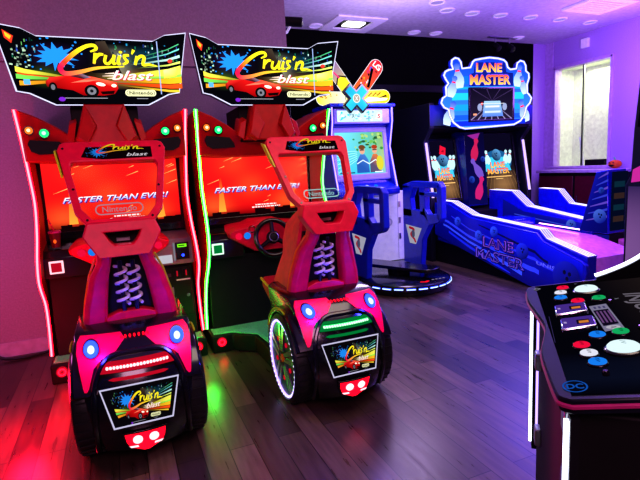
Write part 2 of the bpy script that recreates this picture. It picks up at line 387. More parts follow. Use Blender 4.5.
# ------------------------------------------------------------------ room
XW, YB, ZC, YL, XE = 6.9, 6.3, 3.17, 4.30, 1.543
b = MB(); b.box(-3.2, 8.2, -2.5, YB + .2, -.06, 0); fl = struct(b.build('floor', 'wood_floor'))
b = MB(); b.box(-3.2, 8.2, -2.5, YB + .2, ZC, ZC + .08); struct(b.build('ceiling', 'ceiling_white'))
b = MB(); b.box(-3.2, XE, YL, YL + .12, 0, 2.23); struct(b.build('wall_left', 'wall_grey'))
b = MB(); b.box(-3.2, XE, YL - .03, YL + .12, 2.231, ZC); struct(b.build('trim_1', 'wall_mauve'))
b = MB(); b.box(XE - .12, XE, YL + .121, YB, 0, ZC); struct(b.build('wall_side', 'wall_mauve'))
b = MB(); b.box(XE - .12, 6.62, YB, YB + .12, 0, ZC); struct(b.build('wall_back', 'wall_black'))
b = MB(); b.box(6.621, XW + .12, YB, YB + .12, 0, ZC); struct(b.build('wall_corner', 'wall_violet'))
b = MB(); b.box(-3.2, XE, YL - .018, YL - .0005, 0, .11); struct(b.build('baseboard_left', 'trim_paint'))
b = MB(); b.box(XE + .02, 6.1, YB - .03, YB - .001, 2.37, 2.47); struct(b.build('trim_2', 'dark_panel'))
# right wall with the display window opening (wy0..wy1, wz0..wz1)
wy0, wy1, wz0, wz1 = 5.08, 6.12, 1.13, 2.75
b = MB(); b.box(XW, XW + .12, -2.5, wy0, 0, ZC); b.box(XW, XW + .12, wy1, YB, 0, ZC); b.box(XW, XW + .12, wy0, wy1, 0, wz0); b.box(XW, XW + .12, wy0, wy1, wz1, ZC)
struct(b.build('wall_right', 'wall_violet'))
w = bpy.data.objects.new('window_1', None); COL.objects.link(w); w.location = (XW, (wy0 + wy1) / 2, wz0); w['kind'] = 'structure'; ORG[w.name] = tuple(w.location)
b = MB(); t = .035
b.box(XW - .02, XW + .13, wy1 - t, wy1 + .015, wz0, wz1); b.box(XW - .02, XW + .13, wy0 - .015, wy0 + t, wz0, wz1); b.box(XW - .02, XW + .13, wy0, wy1, wz1 - t, wz1 + .015); b.box(XW - .06, XW + .13, wy0 - .015, wy1 + .015, wz0 - .03, wz0 + .012)
b.build('window_frame', 'trim_paint', w, .004)
b = MB(); b.box(XW + .055, XW + .075, 5.60, 5.625, wz0, wz1); b.build('mullion', 'steel', w)
b = MB(); b.box(XW + .06, XW + .066, wy0 + t, wy1 - t, wz0, wz1 - t); b.build('pane', 'clear_pane', w)
b = MB(); D = .55
b.box(XW + .13 + D, XW + .15 + D, wy0 - .3, wy1 + .3, wz0 - .1, wz1 + .1); b.box(XW + .13, XW + .13 + D, wy1 + .18, wy1 + .2, wz0 - .1, wz1 + .1); b.box(XW + .13, XW + .13 + D, wy0 - .3, wy0 - .28, wz0 - .1, wz1 + .1)
b.box(XW + .13, XW + .13 + D, wy0 - .3, wy1 + .2, wz1 + .02, wz1 + .04); b.box(XW + .13, XW + .13 + D, wy0 - .3, wy1 + .2, wz0 - .04, wz0 - .02)
struct(b.build('wall_alcove', 'alcove_wall'))
b = MB(); b.box(XW - .012, XW + .11, wy1 + .02, YB - .001, 0, ZC - .001); struct(b.build('trim_3', 'trim_paint'))

# ceiling fixtures
for i, (x, y) in enumerate([(3.98, 5.14), (4.39, 5.17), (4.83, 5.15), (5.32, 5.12), (5.83, 5.10), (6.42, 5.10), (3.67, 4.92), (4.14, 6.10), (4.50, 6.08), (6.0, 6.02), (2.62, 6.1)]):
    names = ['round ceiling downlight at left end of the long diagonal row', 'second round downlight from left in the long ceiling row', 'third round downlight in the long ceiling row', 'fourth round downlight in the long ceiling row', 'fifth round downlight in the long ceiling row', 'round downlight of the long row beside the right wall', 'round downlight cut by the top picture edge above the long row', 'small round downlight near the dark back wall, left of a pair', 'small round downlight near the dark back wall, right of a pair', 'small round downlight above the bowling game sign', 'small round downlight beside the security camera']
    th = thing('ceiling_downlight', names[i], 'ceiling light', (x, y, ZC), 'round ceiling downlights')
    b = MB(); b.torus((x, y, ZC - .004), (0, 0, 1), .085, .012, 28, 8); b.build('trim_ring', 'fixture_white', th)
    b = MB(); b.cyl((x, y, ZC - .006), (0, 0, 1), .074, .005); b.build('lens', 'downlight', th)
th = thing('ceiling_vent', 'square white ceiling air vent with open dark centre', 'vent', (3.07, 5.95, ZC))
b = MB(); b.frame([(2.72, 5.60), (3.42, 5.60), (3.42, 6.24), (2.72, 6.24)], [(2.86, 5.74), (3.28, 5.74), (3.28, 6.1), (2.86, 6.1)], lambda p: (p[0], p[1], ZC - .001), lambda p: (p[0], p[1], ZC - .022)); b.build('frame', 'fixture_white', th, .006)
b = MB(); b.box(2.86, 3.28, 5.74, 6.1, ZC - .006, ZC - .001); b.build('opening', 'black_matte', th)
b = MB(); b.box(2.94, 3.2, 5.80, 5.98, ZC - .03, ZC - .007); b.build('diffuser', 'lamp_white', th, .004)
th = thing('ceiling_grille', 'flat white ceiling air grille near the right wall, partly cut by the top edge', 'vent', (5.75, 4.45, ZC))
b = MB(); b.frame([(5.45, 4.2), (6.15, 4.2), (6.15, 4.75), (5.45, 4.75)], [(5.53, 4.28), (6.07, 4.28), (6.07, 4.67), (5.53, 4.67)], lambda p: (p[0], p[1], ZC - .001), lambda p: (p[0], p[1], ZC - .03)); b.build('frame', 'fixture_white', th, .006)
b = MB()
for k in range(6): b.box(5.54, 6.06, 4.30 + k * .062, 4.33 + k * .062, ZC - .02, ZC - .002)
b.build('grille', 'fixture_white', th)
for x, lb in ((5.58, 'black hanging spotlight above the bowling sign, left one'), (5.86, 'black hanging spotlight above the bowling sign, right one')):
    th = thing('track_spotlight', lb, 'spotlight', (x, 6.05, ZC), 'spotlights above the bowling game')
    b = MB(); b.tube([(x, 6.05, ZC - .021), (x, 6.05, ZC - .13)], .008); b.build('stem', 'steel', th)
    b = MB(); b.lathe((x, 6.03, ZC - .15), (.1, -.6, -.6), [(.03, -.06), (.045, -.04), (.05, .07), (.04, .075)], 16); b.build('head', 'black_matte', th)
b = MB(); b.box(5.45, 6.0, 6.02, 6.08, ZC - .02, ZC - .001); tag(b.build('light_track', 'steel', org=(5.7, 6.05, ZC)), 'thin ceiling track holding two small spotlights', 'track')
th = thing('security_camera', 'black bullet security camera on the end of the mauve wall', 'camera', (1.55, 4.35, 2.6))
b = MB(); ax = Vector((.9, -.45, -.12)); c0 = Vector((1.62, 4.33, 2.66)); b.lathe(c0, ax, [(.03, -.08), (.042, -.075), (.042, .10), (.036, .105)], 18); b.build('housing', 'black_matte', th)
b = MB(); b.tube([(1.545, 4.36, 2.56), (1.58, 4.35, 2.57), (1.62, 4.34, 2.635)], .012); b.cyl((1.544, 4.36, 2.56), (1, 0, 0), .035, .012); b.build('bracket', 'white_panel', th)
b = MB(); b.cyl(c0 + ax.normalized() * .1035, ax, .03, .004); b.build('lens', 'black_gloss', th)
b = MB(); b.box(XW - .05, XW - .001, 5.47, 5.60, 2.94, 3.08); o = tag(b.build('wall_sensor', 'fixture_white', org=(XW - .001, 5.54, 2.94), bevel=.01), 'small white sensor box high on the violet wall above the window', 'sensor')

# window contents
th = thing('display_rod', 'pale upright rod leaning inside the lit window', 'rod', (7.05, 5.65, wz0))
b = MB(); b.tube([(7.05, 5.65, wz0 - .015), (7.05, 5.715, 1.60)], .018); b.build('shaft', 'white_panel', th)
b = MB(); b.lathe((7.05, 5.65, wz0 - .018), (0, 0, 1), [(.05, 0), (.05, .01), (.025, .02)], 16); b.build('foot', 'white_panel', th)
b = MB(); b.box(6.97, 7.14, 5.22, 5.56, wz0 - .018, 1.235); tag(b.build('display_box', 'black_matte', org=(7.05, 5.4, wz0 - .018), bevel=.01), 'black low box standing inside the lit window', 'box')
th = thing('jack_o_lantern', 'small orange carved pumpkin on ledge by the window', 'pumpkin', (6.72, 4.86, 1.095))
b = MB(); rings = []
for j in range(9):
    a = -math.pi / 2 + math.pi * j / 8; rings.append([(6.72 + .075 * math.cos(a) * (1 + .08 * math.cos(8 * 2 * math.pi * k / 32)) * math.cos(2 * math.pi * k / 32) + 1e-4 * k, 4.86 + .085 * math.cos(a) * (1 + .08 * math.cos(8 * 2 * math.pi * k / 32)) * math.sin(2 * math.pi * k / 32), 1.16 + .062 * math.sin(a)) for k in range(32)])
b.loft(rings); b.build('shell', 'pumpkin_orange', th)
b = MB(); b.tube([(6.72, 4.86, 1.21), (6.715, 4.86, 1.245), (6.70, 4.87, 1.26)], [.014, .01, .008]); b.build('stem', 'mat_green', th)
A = Art(plane((6.642, 4.86, 1.16), (0, -1, 0), (0, 0, 1)), h=.004)
A.poly([(-.05, .015), (-.015, .015), (-.03, .04)], K_); A.poly([(.05, .015), (.015, .015), (.03, .04)], K_); A.poly([(-.05, -.012), (-.02, -.006), (.02, -.006), (.05, -.012), (.02, -.034), (-.02, -.034)], K_)
A.out('carved_face', 'art_paint', th)
b = MB(); b.box(6.45, XW - .002, 4.6, 6.05, 1.05, 1.095); struct(b.build('trim_4', 'trim_paint', bevel=.006))
# dark cabinet below the ledge
th = thing('low_cabinet', 'dark glossy maroon cabinet under the window ledge', 'cabinet', (6.7, 5.3, 0))
b = MB(); b.box(6.5, XW - .003, 4.65, 6.03, 0, 1.048); b.build('carcass', 'black_matte', th, .006)
for k in range(2):
    b = MB(); b.box(6.482, 6.499, 4.68 + k * .69, 5.33 + k * .68, .08, 1.0); d = b.build('door', 'wood_red', th, .004)
    b = MB(); b.tube([(6.47, 5.28 + k * .14, .5), (6.47, 5.28 + k * .14, .7)], .006); b.build('handle', 'steel', d)

# ------------------------------------------------------------------ racing cabinets
NEON = [(x * .984, y, z) for x, y, z in [(-.509, 3.440, 1.778), (-.501, 3.500, 1.606), (-.494, 3.560, 1.391), (-.488, 3.590, 1.20), (-.489, 3.507, 1.01), (-.498, 3.432, .85), (-.508, 3.455, .70), (-.512, 3.62, .52), (-.521, 3.68, .33), (-.529, 3.68, .145)]]
BZ = [.05, .10, .16, .25, .33, .42, .50, .58, .625, .645]
BY = [2.33, 2.245, 2.228, 2.205, 2.222, 2.252, 2.288, 2.35, 2.41, 2.50]
BW = [.15, .17, .19, .215, .23, .243, .252, .262, .262, .235]
def interp(z, X, Yv):
    if z <= X[0]: return Yv[0]
    for i in range(len(X) - 1):
        if z <= X[i + 1]: return Yv[i] + (Yv[i + 1] - Yv[i]) * (z - X[i]) / (X[i + 1] - X[i])
    return Yv[-1]
SX = .02
def surf(x, z, h=0.0):                            # rear body surface, x relative to the seat centre
    hw = interp(z, BZ, BW); return (SX + x, interp(z, BZ, BY) + .05 * (x / hw) ** 2 - h, z)
def patch(b, rows, h0, h1, nx=6):
    zs = []
    for (z0, a0, c0), (z1, a1, c1) in zip(rows[:-1], rows[1:]):
        n = max(1, int(abs(z1 - z0) / .03))
        for k in range(n): t = k / n; zs.append((z0 + (z1 - z0) * t, a0 + (a1 - a0) * t, c0 + (c1 - c0) * t))
    zs.append(rows[-1])
    F = [[surf(a + (c - a) * i / nx, z, h1) for i in range(nx + 1)] for z, a, c in zs]
    Bk = [[surf(a + (c - a) * i / nx, z, h0) for i in range(nx + 1)] for z, a, c in zs]
    b.loft([f + k[::-1] for f, k in zip(F, Bk)])
def sdisc(b, x, z, r, h0, h1, n=18):
    b.loft([[surf(x + r * math.cos(2 * math.pi * k / n), z + r * math.sin(2 * math.pi * k / n), h) for k in range(n)] for h in (h0, h1)])

def racer(cx, label, neon, strip):
    t = thing('racing_arcade_machine', label, 'arcade machine', (cx, 3.0, 0), 'twin racing arcade machines', org=(0, 3.0, 0))
    # ---- cabinet
    b = MB(); b.box(-.50, .50, 3.86, 4.24, .03, 1.60); b.build('cabinet_body', 'black_matte', t, .01)
    for s in (-1, 1):
        front = [(y + .012, z) for x, y, z in NEON]
        ring = lambda off: [(s * (abs(x) + off), y + .012, z) for x, y, z in NEON] + [(s * (.521 + off), 4.22, .10), (s * (.482 + off), 4.22, 1.2), (s * (.501 + off), 4.22, 1.74)]
        b = MB(); b.loft([ring(-.012), ring(.006)]); b.build('side_panel', 'red_shroud', t)
        # neon: saturated outer tube stands in for the halo, pale core ahead
        pts = crom([(s * abs(x), y, z) for x, y, z in NEON], 4)
        b = MB(); b.tube([(p[0], p[1] + .003, p[2]) for p in pts], .011, 8); ch = b.build('neon_edge', 'neon_' + neon, t, label='glowing %s neon edge' % neon)
        b = MB(); b.tube([(p[0], p[1] - .008, p[2]) for p in pts], .0058, 8); b.build('neon_core', 'neon_%s_core' % neon, ch)
    # ---- fascia over the screen
    fp = [(-.495, 1.785), (-.40, 1.745), (-.29, 1.68), (-.21, 1.62), (.21, 1.62), (.29, 1.68), (.40, 1.745), (.495, 1.785), (.485, 1.47), (.30, 1.455), (-.30, 1.455), (-.485, 1.47)]
    b = MB(); b.loft([[(x, 3.87, z) for x, z in fp], [(x, 3.50, z) for x, z in fp], [(x * .985, 3.45 + (.04 if z < 1.5 else 0), z - .01 if z > 1.5 else z + .01) for x, z in fp]]); fa = b.build('fascia', 'red_shroud', t, .006)
    for s in (-1, 1):
        q = [(.245, 1.515), (.25, 1.545), (.28, 1.585), (.44, 1.60), (.455, 1.575), (.44, 1.53), (.40, 1.51)]
        b = MB(); b.loft([[(s * x, 3.468, z) for x, z in q], [(s * x, 3.443, z) for x, z in q]]); b.build('speaker_recess', 'black_matte', fa)
        for x, z, mt, r in ((.437, 1.655, 'lamp_orange', .022), (.357, 1.637, 'led_green', .025)):
            b = MB(); b.cyl((s * x, 3.446, z), (0, -1, 0), r * 1.25, .014, 20); ho = b.build('lamp_housing', 'black_gloss', fa)
            b = MB(); b.lathe((s * x, 3.433, z), (0, -1, 0), [(r, 0), (r * .9, .008), (r * .5, .014)], 18); b.build('signal_lamp', mt, ho)
            b = MB(); b.lathe((s * x, 3.421, z), (0, -1, 0), [(r * .55, 0), (r * .3, .006)], 14); b.build('lamp_core', mt + '_core', ho)
    # ---- hood carrying the sign
    b = MB()
    b.loft([[(-.185, 3.46, 1.56), (.185, 3.46, 1.56), (.12, 3.46, 1.81), (-.12, 3.46, 1.81)], [(-.185, 3.34, 1.56), (.185, 3.34, 1.56), (.115, 3.36, 1.80), (-.115, 3.36, 1.80)]])
    for s in (-1, 1):
        b.loft([[(s * .05, 3.36, 1.67), (s * .115, 3.37, 1.81), (s * .185, 3.36, 1.58), (s * .12, 3.34, 1.545)], [(s * .06, 3.29, 1.66), (s * .112, 3.33, 1.80), (s * .165, 3.30, 1.60), (s * .115, 3.28, 1.555)]])
        b.loft([[(s * .19, 3.5, 1.60), (s * .235, 3.5, 1.62), (s * .215, 3.5, 1.72), (s * .175, 3.5, 1.74)], [(s * .195, 3.36, 1.56), (s * .235, 3.38, 1.59), (s * .21, 3.38, 1.68), (s * .165, 3.37, 1.70)]])
    b.build('sign_hood', 'red_shroud', t, .006)
    b = MB(); b.box(-.2, .2, 3.46, 3.86, 1.55, 1.80); b.box(-.14, .14, 3.46, 3.58, 1.78, 1.95); b.box(-.30, .30, 3.42, 3.50, 1.85, 2.10); b.build('sign_bracket', 'black_matte', t, .008)
    # ---- marquee sign, wings folded forward
    def mq(x, z, h):
        f = max(0, abs(x) - .412); sg = 1 if x > 0 else -1
        return (x - sg * f * .15 , 3.375 - f * .72 - h, z)
    up = [(-.545, 2.232), (-.405, 2.236), (-.33, 2.196), (.33, 2.196), (.405, 2.236), (.545, 2.232)]
    lo = [(.47, 1.868), (.40, 1.862), (.268, 1.795), (-.268, 1.795), (-.40, 1.862), (-.47, 1.868)]
    outl = up + lo
    def shrink(pts, d):
        cx0 = 0; cz0 = 2.01
        return [(x - (d if x > 0 else -d), z - (d if z > cz0 else -d)) for x, z in pts]
    # split so that faces follow the fold
    def sheet(bb, pts_u, pts_l, h, flip=False):
        n = len(pts_u); v = [mq(x, z, h) for x, z in pts_u] + [mq(x, z, h) for x, z in pts_l[::-1]]
        bb.add(v, [(i, i + 1, n + i + 1, n + i) for i in range(n - 1)])
    b = MB(); F = [mq(x, z, 0) for x, z in outl]; Bk = [mq(x, z, -.05) for x, z in outl]
    n = 6
    v = F + Bk; f = []
    for i in range(5): f += [(i, i + 1, 10 - i, 11 - i), (12 + i + 1, 12 + i, 12 + 11 - i, 12 + 10 - i)]
    for i in range(12): j = (i + 1) % 12; f.append((j, i, 12 + i, 12 + j))
    b.add(v, f); mk = b.build('marquee', 'black_gloss', t)
    A = Art(mq, h=.0015)
    A.col = rgb(205, 205, 235); sheet(A, up, lo, .001)
    A.col = K_; u2, l2 = shrink(up, .006), shrink(lo, .006); sheet(A, u2, l2, .0018)
    A.h = .002
    A.tf = lambda X, Y: ((X - 325) / 580 * .985, 2.2 - (Y - 52) / 600)
    race_art(A); A.out('marquee_art', 'art_sign', mk, 'lit sign face with yellow script and red car')
    # ---- monitor
    b = MB(); b.frame([(-.485, .93), (.485, .93), (.485, 1.56), (-.485, 1.56)], [(-.452, .985), (.452, .985), (.452, 1.475), (-.452, 1.475)], lambda p: (p[0], 3.86, p[1]), lambda p: (p[0], 3.835, p[1])); b.build('screen_bezel', 'black_gloss', t, .004)
    A = Art(facing(3.852), h=.0005)
    rnd = random.Random(5); gl = [(.12, .18, .9), (.78, .2, .8), (.45, .5, .5), (.3, .85, .35), (.9, .7, .4)]
    def bg(u, v):
        c = mix(rgb(205, 8, 20), rgb(240, 28, 30), v)
        for gx, gy, k in gl: c = mix(c, rgb(255, 110, 50), .62 * k * math.exp(-((u - gx) ** 2 * 60 + (v - gy) ** 2 * 30)))
        if v < .16: c = mix(rgb(25, 2, 6), c, v / .16)
        return c
    A.grid(-.455, .455, .98, 1.48, 28, 16, bg)
    for k in range(14):
        x = rnd.uniform(-.42, .4); z = rnd.uniform(1.08, 1.45); l = rnd.uniform(.03, .10); A.line([(x, z), (x + l, z + l * .35)], [.001, .005], rgb(255, 190, 110))
    for x in (-.29, .31): A.poly([(x - .03, 1.03), (x + .03, 1.03), (x + .006, 1.30), (x - .006, 1.30)], [rgb(255, 160, 60), rgb(255, 160, 60), rgb(235, 40, 24), rgb(235, 40, 24)])
    x = -.455
    while x < .44:
        w = rnd.uniform(.03, .07); A.rect(x, min(.455, x + w), .98, rnd.uniform(1.0, 1.045), rgb(22, 3, 8)); x += w
    for d, c1, c2 in ((.006, rgb(60, 20, 120), rgb(60, 20, 120)), (0, rgb(120, 150, 255), W_)):
        A.text('FASTER THAN EVER!', -.345 + d, .375 + d, 1.182 - d, 1.222 - d, c1, c2, .35, .015)
    for zl, xa, xb in ((1.066, -.02, .16), (1.048, -.05, .19)):
        x = xa
        while x < xb: w = rnd.uniform(.010, .03); A.rect(x, min(xb, x + w), zl - .005, zl + .005, rgb(240, 220, 220)); x += w + .006
    A.out('screen', 'art_screen', t, 'red racing screen with slanted white headline')
    # ---- dashboard
    b = MB(); dp = [(-.325, .885), (-.26, .912), (-.16, .922), (-.10, .945), (.10, .945), (.16, .922), (.26, .912), (.325, .885), (.318, .85), (.22, .79), (.12, .73), (-.12, .73), (-.22, .79), (-.318, .85)]
    b.loft([[(x, 3.86, z + .02) for x, z in dp], [(x, 3.58, z) for x, z in dp], [(x * .96, 3.55, z * .98 + .018) for x, z in dp]]); da = b.build('dashboard', 'red_plastic', t, .006)
    b = MB(); b.torus((0, 3.47, .835), (0, -1, .28), .135, .018, 40, 10)
    for a in (90, 210, 330):
        dx, dz = math.cos(R(a)), math.sin(R(a)); b.tube([(0, 3.475, .835), (dx * .13, 3.47 + dz * .036, .835 + dz * .125)], [.02, .014])
    sw = b.build('steering_wheel', 'black_gloss', da)
    b = MB(); b.lathe((0, 3.485, .835), (0, -1, .28), [(.05, 0), (.05, .02), (.03, .032)], 24); b.build('wheel_hub', 'dark_panel', sw)
    b = MB(); b.torus((0, 3.452, .843), (0, -1, .28), .034, .004, 20, 6); b.build('hub_ring', 'steel', sw)
    b = MB(); b.cyl((0, 3.55, .83), (0, -1, .25), .03, .08); b.build('column', 'black_matte', da)
    for x, z, mt in ((-.245, .858, 'button_red'), (-.18, .858, 'button_blue'), (.245, .858, 'button_red'), (.18, .858, 'button_white')):
        b = MB(); b.lathe((x, 3.553, z), (0, -1, .1), [(.026, 0), (.026, .012), (.018, .018)], 18); b.build('dash_button', mt, da)
    for s in (-1, 1):
        b = MB(); b.torus((s * .14, 3.548, .905), (0, -1, 0), .024, .006, 18, 6); b.build('dash_gauge', 'chrome', da)
    # ---- control shelf and coin door
    b = MB(); sp = [(3.58, .70), (3.58, .84), (3.62, .885), (3.86, .92), (3.86, .70)]
    b.prism(sp, 'x', .20, .485); b.build('control_shelf', 'grey_panel', t, .006, label='grey shelf with card reader')
    b = MB(); b.prism(sp, 'x', -.485, -.20); sh = b.build('control_shelf', 'black_gloss' , t, .006)
    A = Art(facing(3.578), h=.0005)
    A.rect(-.483, -.21, .705, .838, rgb(14, 12, 16))
    A.out('shelf_face', 'art_paint', sh)
    b = MB(); b.box(.36, .455, 3.565, 3.585, .735, .86); cr = b.build('card_reader', 'black_gloss', t, .004)
    A = Art(facing(3.565), h=.0008); A.rect(.375, .44, .825, .848, rgb(120, 220, 30)); A.rect(.382, .425, .833, .840, rgb(10, 60, 10)); A.out('reader_display', 'art_screen', cr)
    b = MB(); b.cyl((.41, 3.566, .765), (0, -1, 0), .010, .003, 12); b.build('reader_light', 'led_blue', cr)
    A = Art(facing(3.5785), h=.0008); A.rect(.22, .335, .715, .775, rgb(225, 222, 235)); A.rect(.345, .358, .73, .86, rgb(150, 150, 160)); A.out('notice_card', 'art_dim', t)
    b = MB(); b.box(-.448, -.362, 3.566, 3.578, .735, .82); pl = b.build('code_plate', 'neon_%s_core' % neon, t, .003, label='small glowing square plate')
    b = MB(); b.box(-.436, -.374, 3.5625, 3.5655, .747, .808); b.build('plate_face', 'led_%s_dim' % neon, pl)
    b = MB(); b.box(-.475, .475, 3.66, 3.86, .12, .705); b.build('kick_panel', 'dark_panel', t, .005)
    b = MB(); b.box(.20, .46, 3.645, 3.662, .30, .67); cd = b.build('coin_door', 'dark_panel', t, .006)
    for x in (.34, .405):
        b = MB(); b.box(x, x + .045, 3.638, 3.646, .59, .65); sl = b.build('coin_slot', 'dark_panel', cd, .002); b = MB(); b.box(x + .018, x + .027, 3.634, 3.639, .60, .64); b.build('slot_light', 'led_red_dim', sl)
    A = Art(facing(3.645), h=.001); A.rect(.355, .455, .565, .575, rgb(200, 200, 215)); A.rect(.225, .32, .60, .625, rgb(70, 20, 60)); A.rect(.23, .33, .46, .52, rgb(120, 120, 140)); A.rect(.245, .28, .47, .50, rgb(170, 90, 60)); A.out('door_sticker', 'art_paint', cd)
    b = MB(); b.cyl((.43, 3.645, .45), (0, -1, 0), .013, .01); b.build('door_lock', 'chrome', cd)
    # ---- platform
    pp = [(-.515, 4.22), (-.515, 3.50), (-.36, 3.50), (-.22, 3.36), (-.20, 2.80), (.24, 2.80), (.26, 3.36), (.36, 3.50), (.515, 3.50), (.515, 4.22)]
    b = MB(); b.prism(pp, 'z', .0, .135); pf = b.build('platform', 'black_matte', t, .01)
    mp_ = [(-.495, 3.67), (-.495, 3.54), (-.36, 3.525), (-.20, 3.38), (-.18, 3.16), (.22, 3.16), (.24, 3.38), (.36, 3.525), (.495, 3.54), (.495, 3.67)]
    b = MB(); b.prism(mp_, 'z', .135, .142)
    for k in range(22): b.box(-.17 + k * .0185, -.162 + k * .0185, 3.18, 3.64, .142, .146)
    for k in range(16): b.box(-.485 + k * .0185, -.477 + k * .0185, 3.555, 3.65, .142, .146)
    b.build('floor_mat', 'mat_green', pf)
    for s in (-1, 1):
        b = MB(); b.cyl((s * .447, 3.499, .085), (0, -1, 0), .036, .012, 24); bl = b.build('bumper_lamp', 'led_red_dim' , t, label='round red bumper lamp')
        b = MB(); b.torus((s * .447, 3.487, .085), (0, -1, 0), .022, .004, 20, 6)
        for a in range(6): b.cyl((s * .447 + .02 * math.cos(a * 1.047), 3.489, .085 + .02 * math.sin(a * 1.047)), (0, -1, 0), .007, .005, 8)
        b.build('lamp_lens', 'led_bumper', bl)
    # ---- car rear body
    b = MB(); rings = []
    for z, w in zip(BZ, BW):
        rings.append([surf(-w + 2 * w * i / 10, z) for i in range(11)] + [(SX + w, 2.86, z), (SX - w, 2.86, z)])
    b.loft(rings); bd = b.build('rear_body', 'black_gloss', t, .004)
    for s in (-1, 1):
        rows = [(.623, -.235, -.06), (.60, -.25, -.045), (.56, -.255, -.085), (.53, -.25, -.15), (.50, -.247, -.185), (.42, -.236, -.212), (.405, -.232, -.222)]
        if s > 0: rows = [(z, -c, -a) for z, a, c in rows]
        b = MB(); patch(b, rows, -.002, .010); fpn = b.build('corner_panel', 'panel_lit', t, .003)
        b = MB(); sdisc(b, s * .19, .578, .035, .004, .022); hs = b.build('light_ring', 'black_gloss', fpn)
        b = MB(); sdisc(b, s * .19, .578, .031, .02, .028); lb = b.build('blue_lamp', 'led_blue', fpn, label='round bright blue lamp')
        b = MB(); sdisc(b, s * .19, .578, .015, .027, .032); b.build('lamp_core', 'led_blue_core', fpn)
    b = MB(); path = crom([(-.205, .10), (-.20, .30), (-.185, .44), (-.12, .535), (0, .548), (.12, .535), (.185, .44), (.20, .30), (.205, .10)], 6)
    b.tube([surf(x, z, .006) for x, z in path], .013, 8); b.build('rear_arch', 'black_gloss', t)
    b = MB()
    for k in range(7): sdisc(b, -.06 + k * .02, .606, .005, 0, .012, 8)
    b.build('indicator_row', 'led_red', t)
    b = MB(); patch(b, [(.520, -.168, .168), (.500, -.172, .172), (.476, -.160, .160)], 0, .014, 10); ls = b.build('light_bar', 'led_%s_dim' % strip, t, .002, label='long %s rear light bar' % strip)
    b = MB()
    for k in range(19): sdisc(b, -.13 + k * .26 / 18, .498, .0068, .012, .018, 8)
    b.build('light_dots', 'led_%s_core' % strip, ls)
    b = MB(); patch(b, [(.492, -.135, .135), (.505, -.135, .135)], .012, .0155, 8); b.build('light_strip', 'led_' + strip, ls)
    b = MB(); patch(b, [(.452, -.11, .11), (.446, -.13, .13), (.440, -.11, .11)], 0, .006, 8); b.build('bar_reflection', 'led_%s_dim' % strip, t)  # dim reflection of the light bar, built as a glowing strip
    # licence plate (flat, tilted with the body)
    pm = plane((SX, 2.232, .33), (1, 0, 0), (0, .22, .975))
    b = MB(); pq = [(-.172, .092), (.172, .092), (.128, -.092), (-.128, -.092)]
    b.loft([[pm(x, y, 0) for x, y in pq], [pm(x, y, .012) for x, y in pq]]); lp = b.build('licence_plate', 'black_gloss', t, .004)
    A = Art(pm, h=.0125); A.poly(pq, rgb(200, 195, 225)); A.poly([(x * .955, y * .92) for x, y in pq], rgb(14, 10, 16))
    A.tf = lambda X, Y: ((X - 325) / 610 * (.30 - (Y - 50) / 245 * .075), .080 - (Y - 52) / 245 * .165)
    race_art(A, False); A.out('plate_art', 'art_plate', lp, 'plate printed with yellow script over a red car')
    # tail lamp
    b = MB(); patch(b, [(.212, -.098, .098), (.165, -.092, .092), (.128, -.078, .078), (.098, -.015, .015)], 0, .020, 8); tl = b.build('tail_lamp', 'black_gloss', t, .003)
    b = MB(); patch(b, [(.203, -.088, .088), (.165, -.083, .083), (.133, -.07, .07), (.105, -.012, .012)], .015, .0225, 8); b.build('tail_glass', 'led_red', tl)
    for s in (-1, 1):
        b = MB(); sdisc(b, s * .035, .172, .021, .02, .030); b.build('tail_bulb', 'led_red_core', tl)
        b = MB(); patch(b, [(.138, s * .055 - .018, s * .055 + .018), (.130, s * .05 - .016, s * .05 + .016)], .02, .027, 3); b.build('reverse_lamp', 'led_red_core', tl)
    # wheels
    for s in (-1, 1):
        cxw = SX + s * .235; c = (cxw, 2.555, .262)
        b = MB(); b.lathe(c, (s, 0, 0), [(.20, -.085), (.245, -.08), (.26, -.055), (.262, 0), (.26, .045), (.25, .062), (.232, .068), (.228, .055), (.20, .05)], 48)
        for k in range(36):
            a = 2 * math.pi * k / 36; b.box(cxw - .05, cxw + .05, c[1] + .259 * math.cos(a) - .006, c[1] + .259 * math.cos(a) + .006, c[2] + .259 * math.sin(a) - .003, c[2] + .259 * math.sin(a) + .003)
        wh = b.build('wheel', 'black_rubber', t)
        b = MB(); b.torus((cxw + s * .057, c[1], c[2]), (1, 0, 0), .219, .007, 56, 8); rg = b.build('rim_light', 'led_violet', wh, label='ring of violet rim LEDs')
        b = MB()
        for k in range(44):
            a = 2 * math.pi * k / 44; b.cyl((cxw + s * .061, c[1] + .219 * math.cos(a), c[2] + .219 * math.sin(a)), (s, 0, 0), .006, .004, 8)
        b.build('rim_led', 'neon_white_core', wh)
        b = MB(); b.lathe((cxw + s * .03, c[1], c[2]), (s, 0, 0), [(.205, 0), (.205, .02), (.06, .005)], 40); b.build('wheel_disc', 'dark_panel', wh)
        b = MB()
        for k in range(5):
            a = 2 * math.pi * k / 5 + .3; dy, dz = math.cos(a), math.sin(a); px, pz = -dz, dy
            for sg in (-1, 1):
                b.loft([[(cxw + s * q, c[1] + dy * .045 + px * w_ * sg, c[2] + dz * .045 + pz * w_ * sg) for q, w_ in ((.035, .004), (.035, .024), (.062, .024), (.062, .004))], [(cxw + s * q, c[1] + dy * .205 + px * w_ * sg, c[2] + dz * .205 + pz * w_ * sg) for q, w_ in ((.035, .016), (.035, .05), (.055, .05), (.055, .016))]])
        b.build('spoke', 'steel', wh)
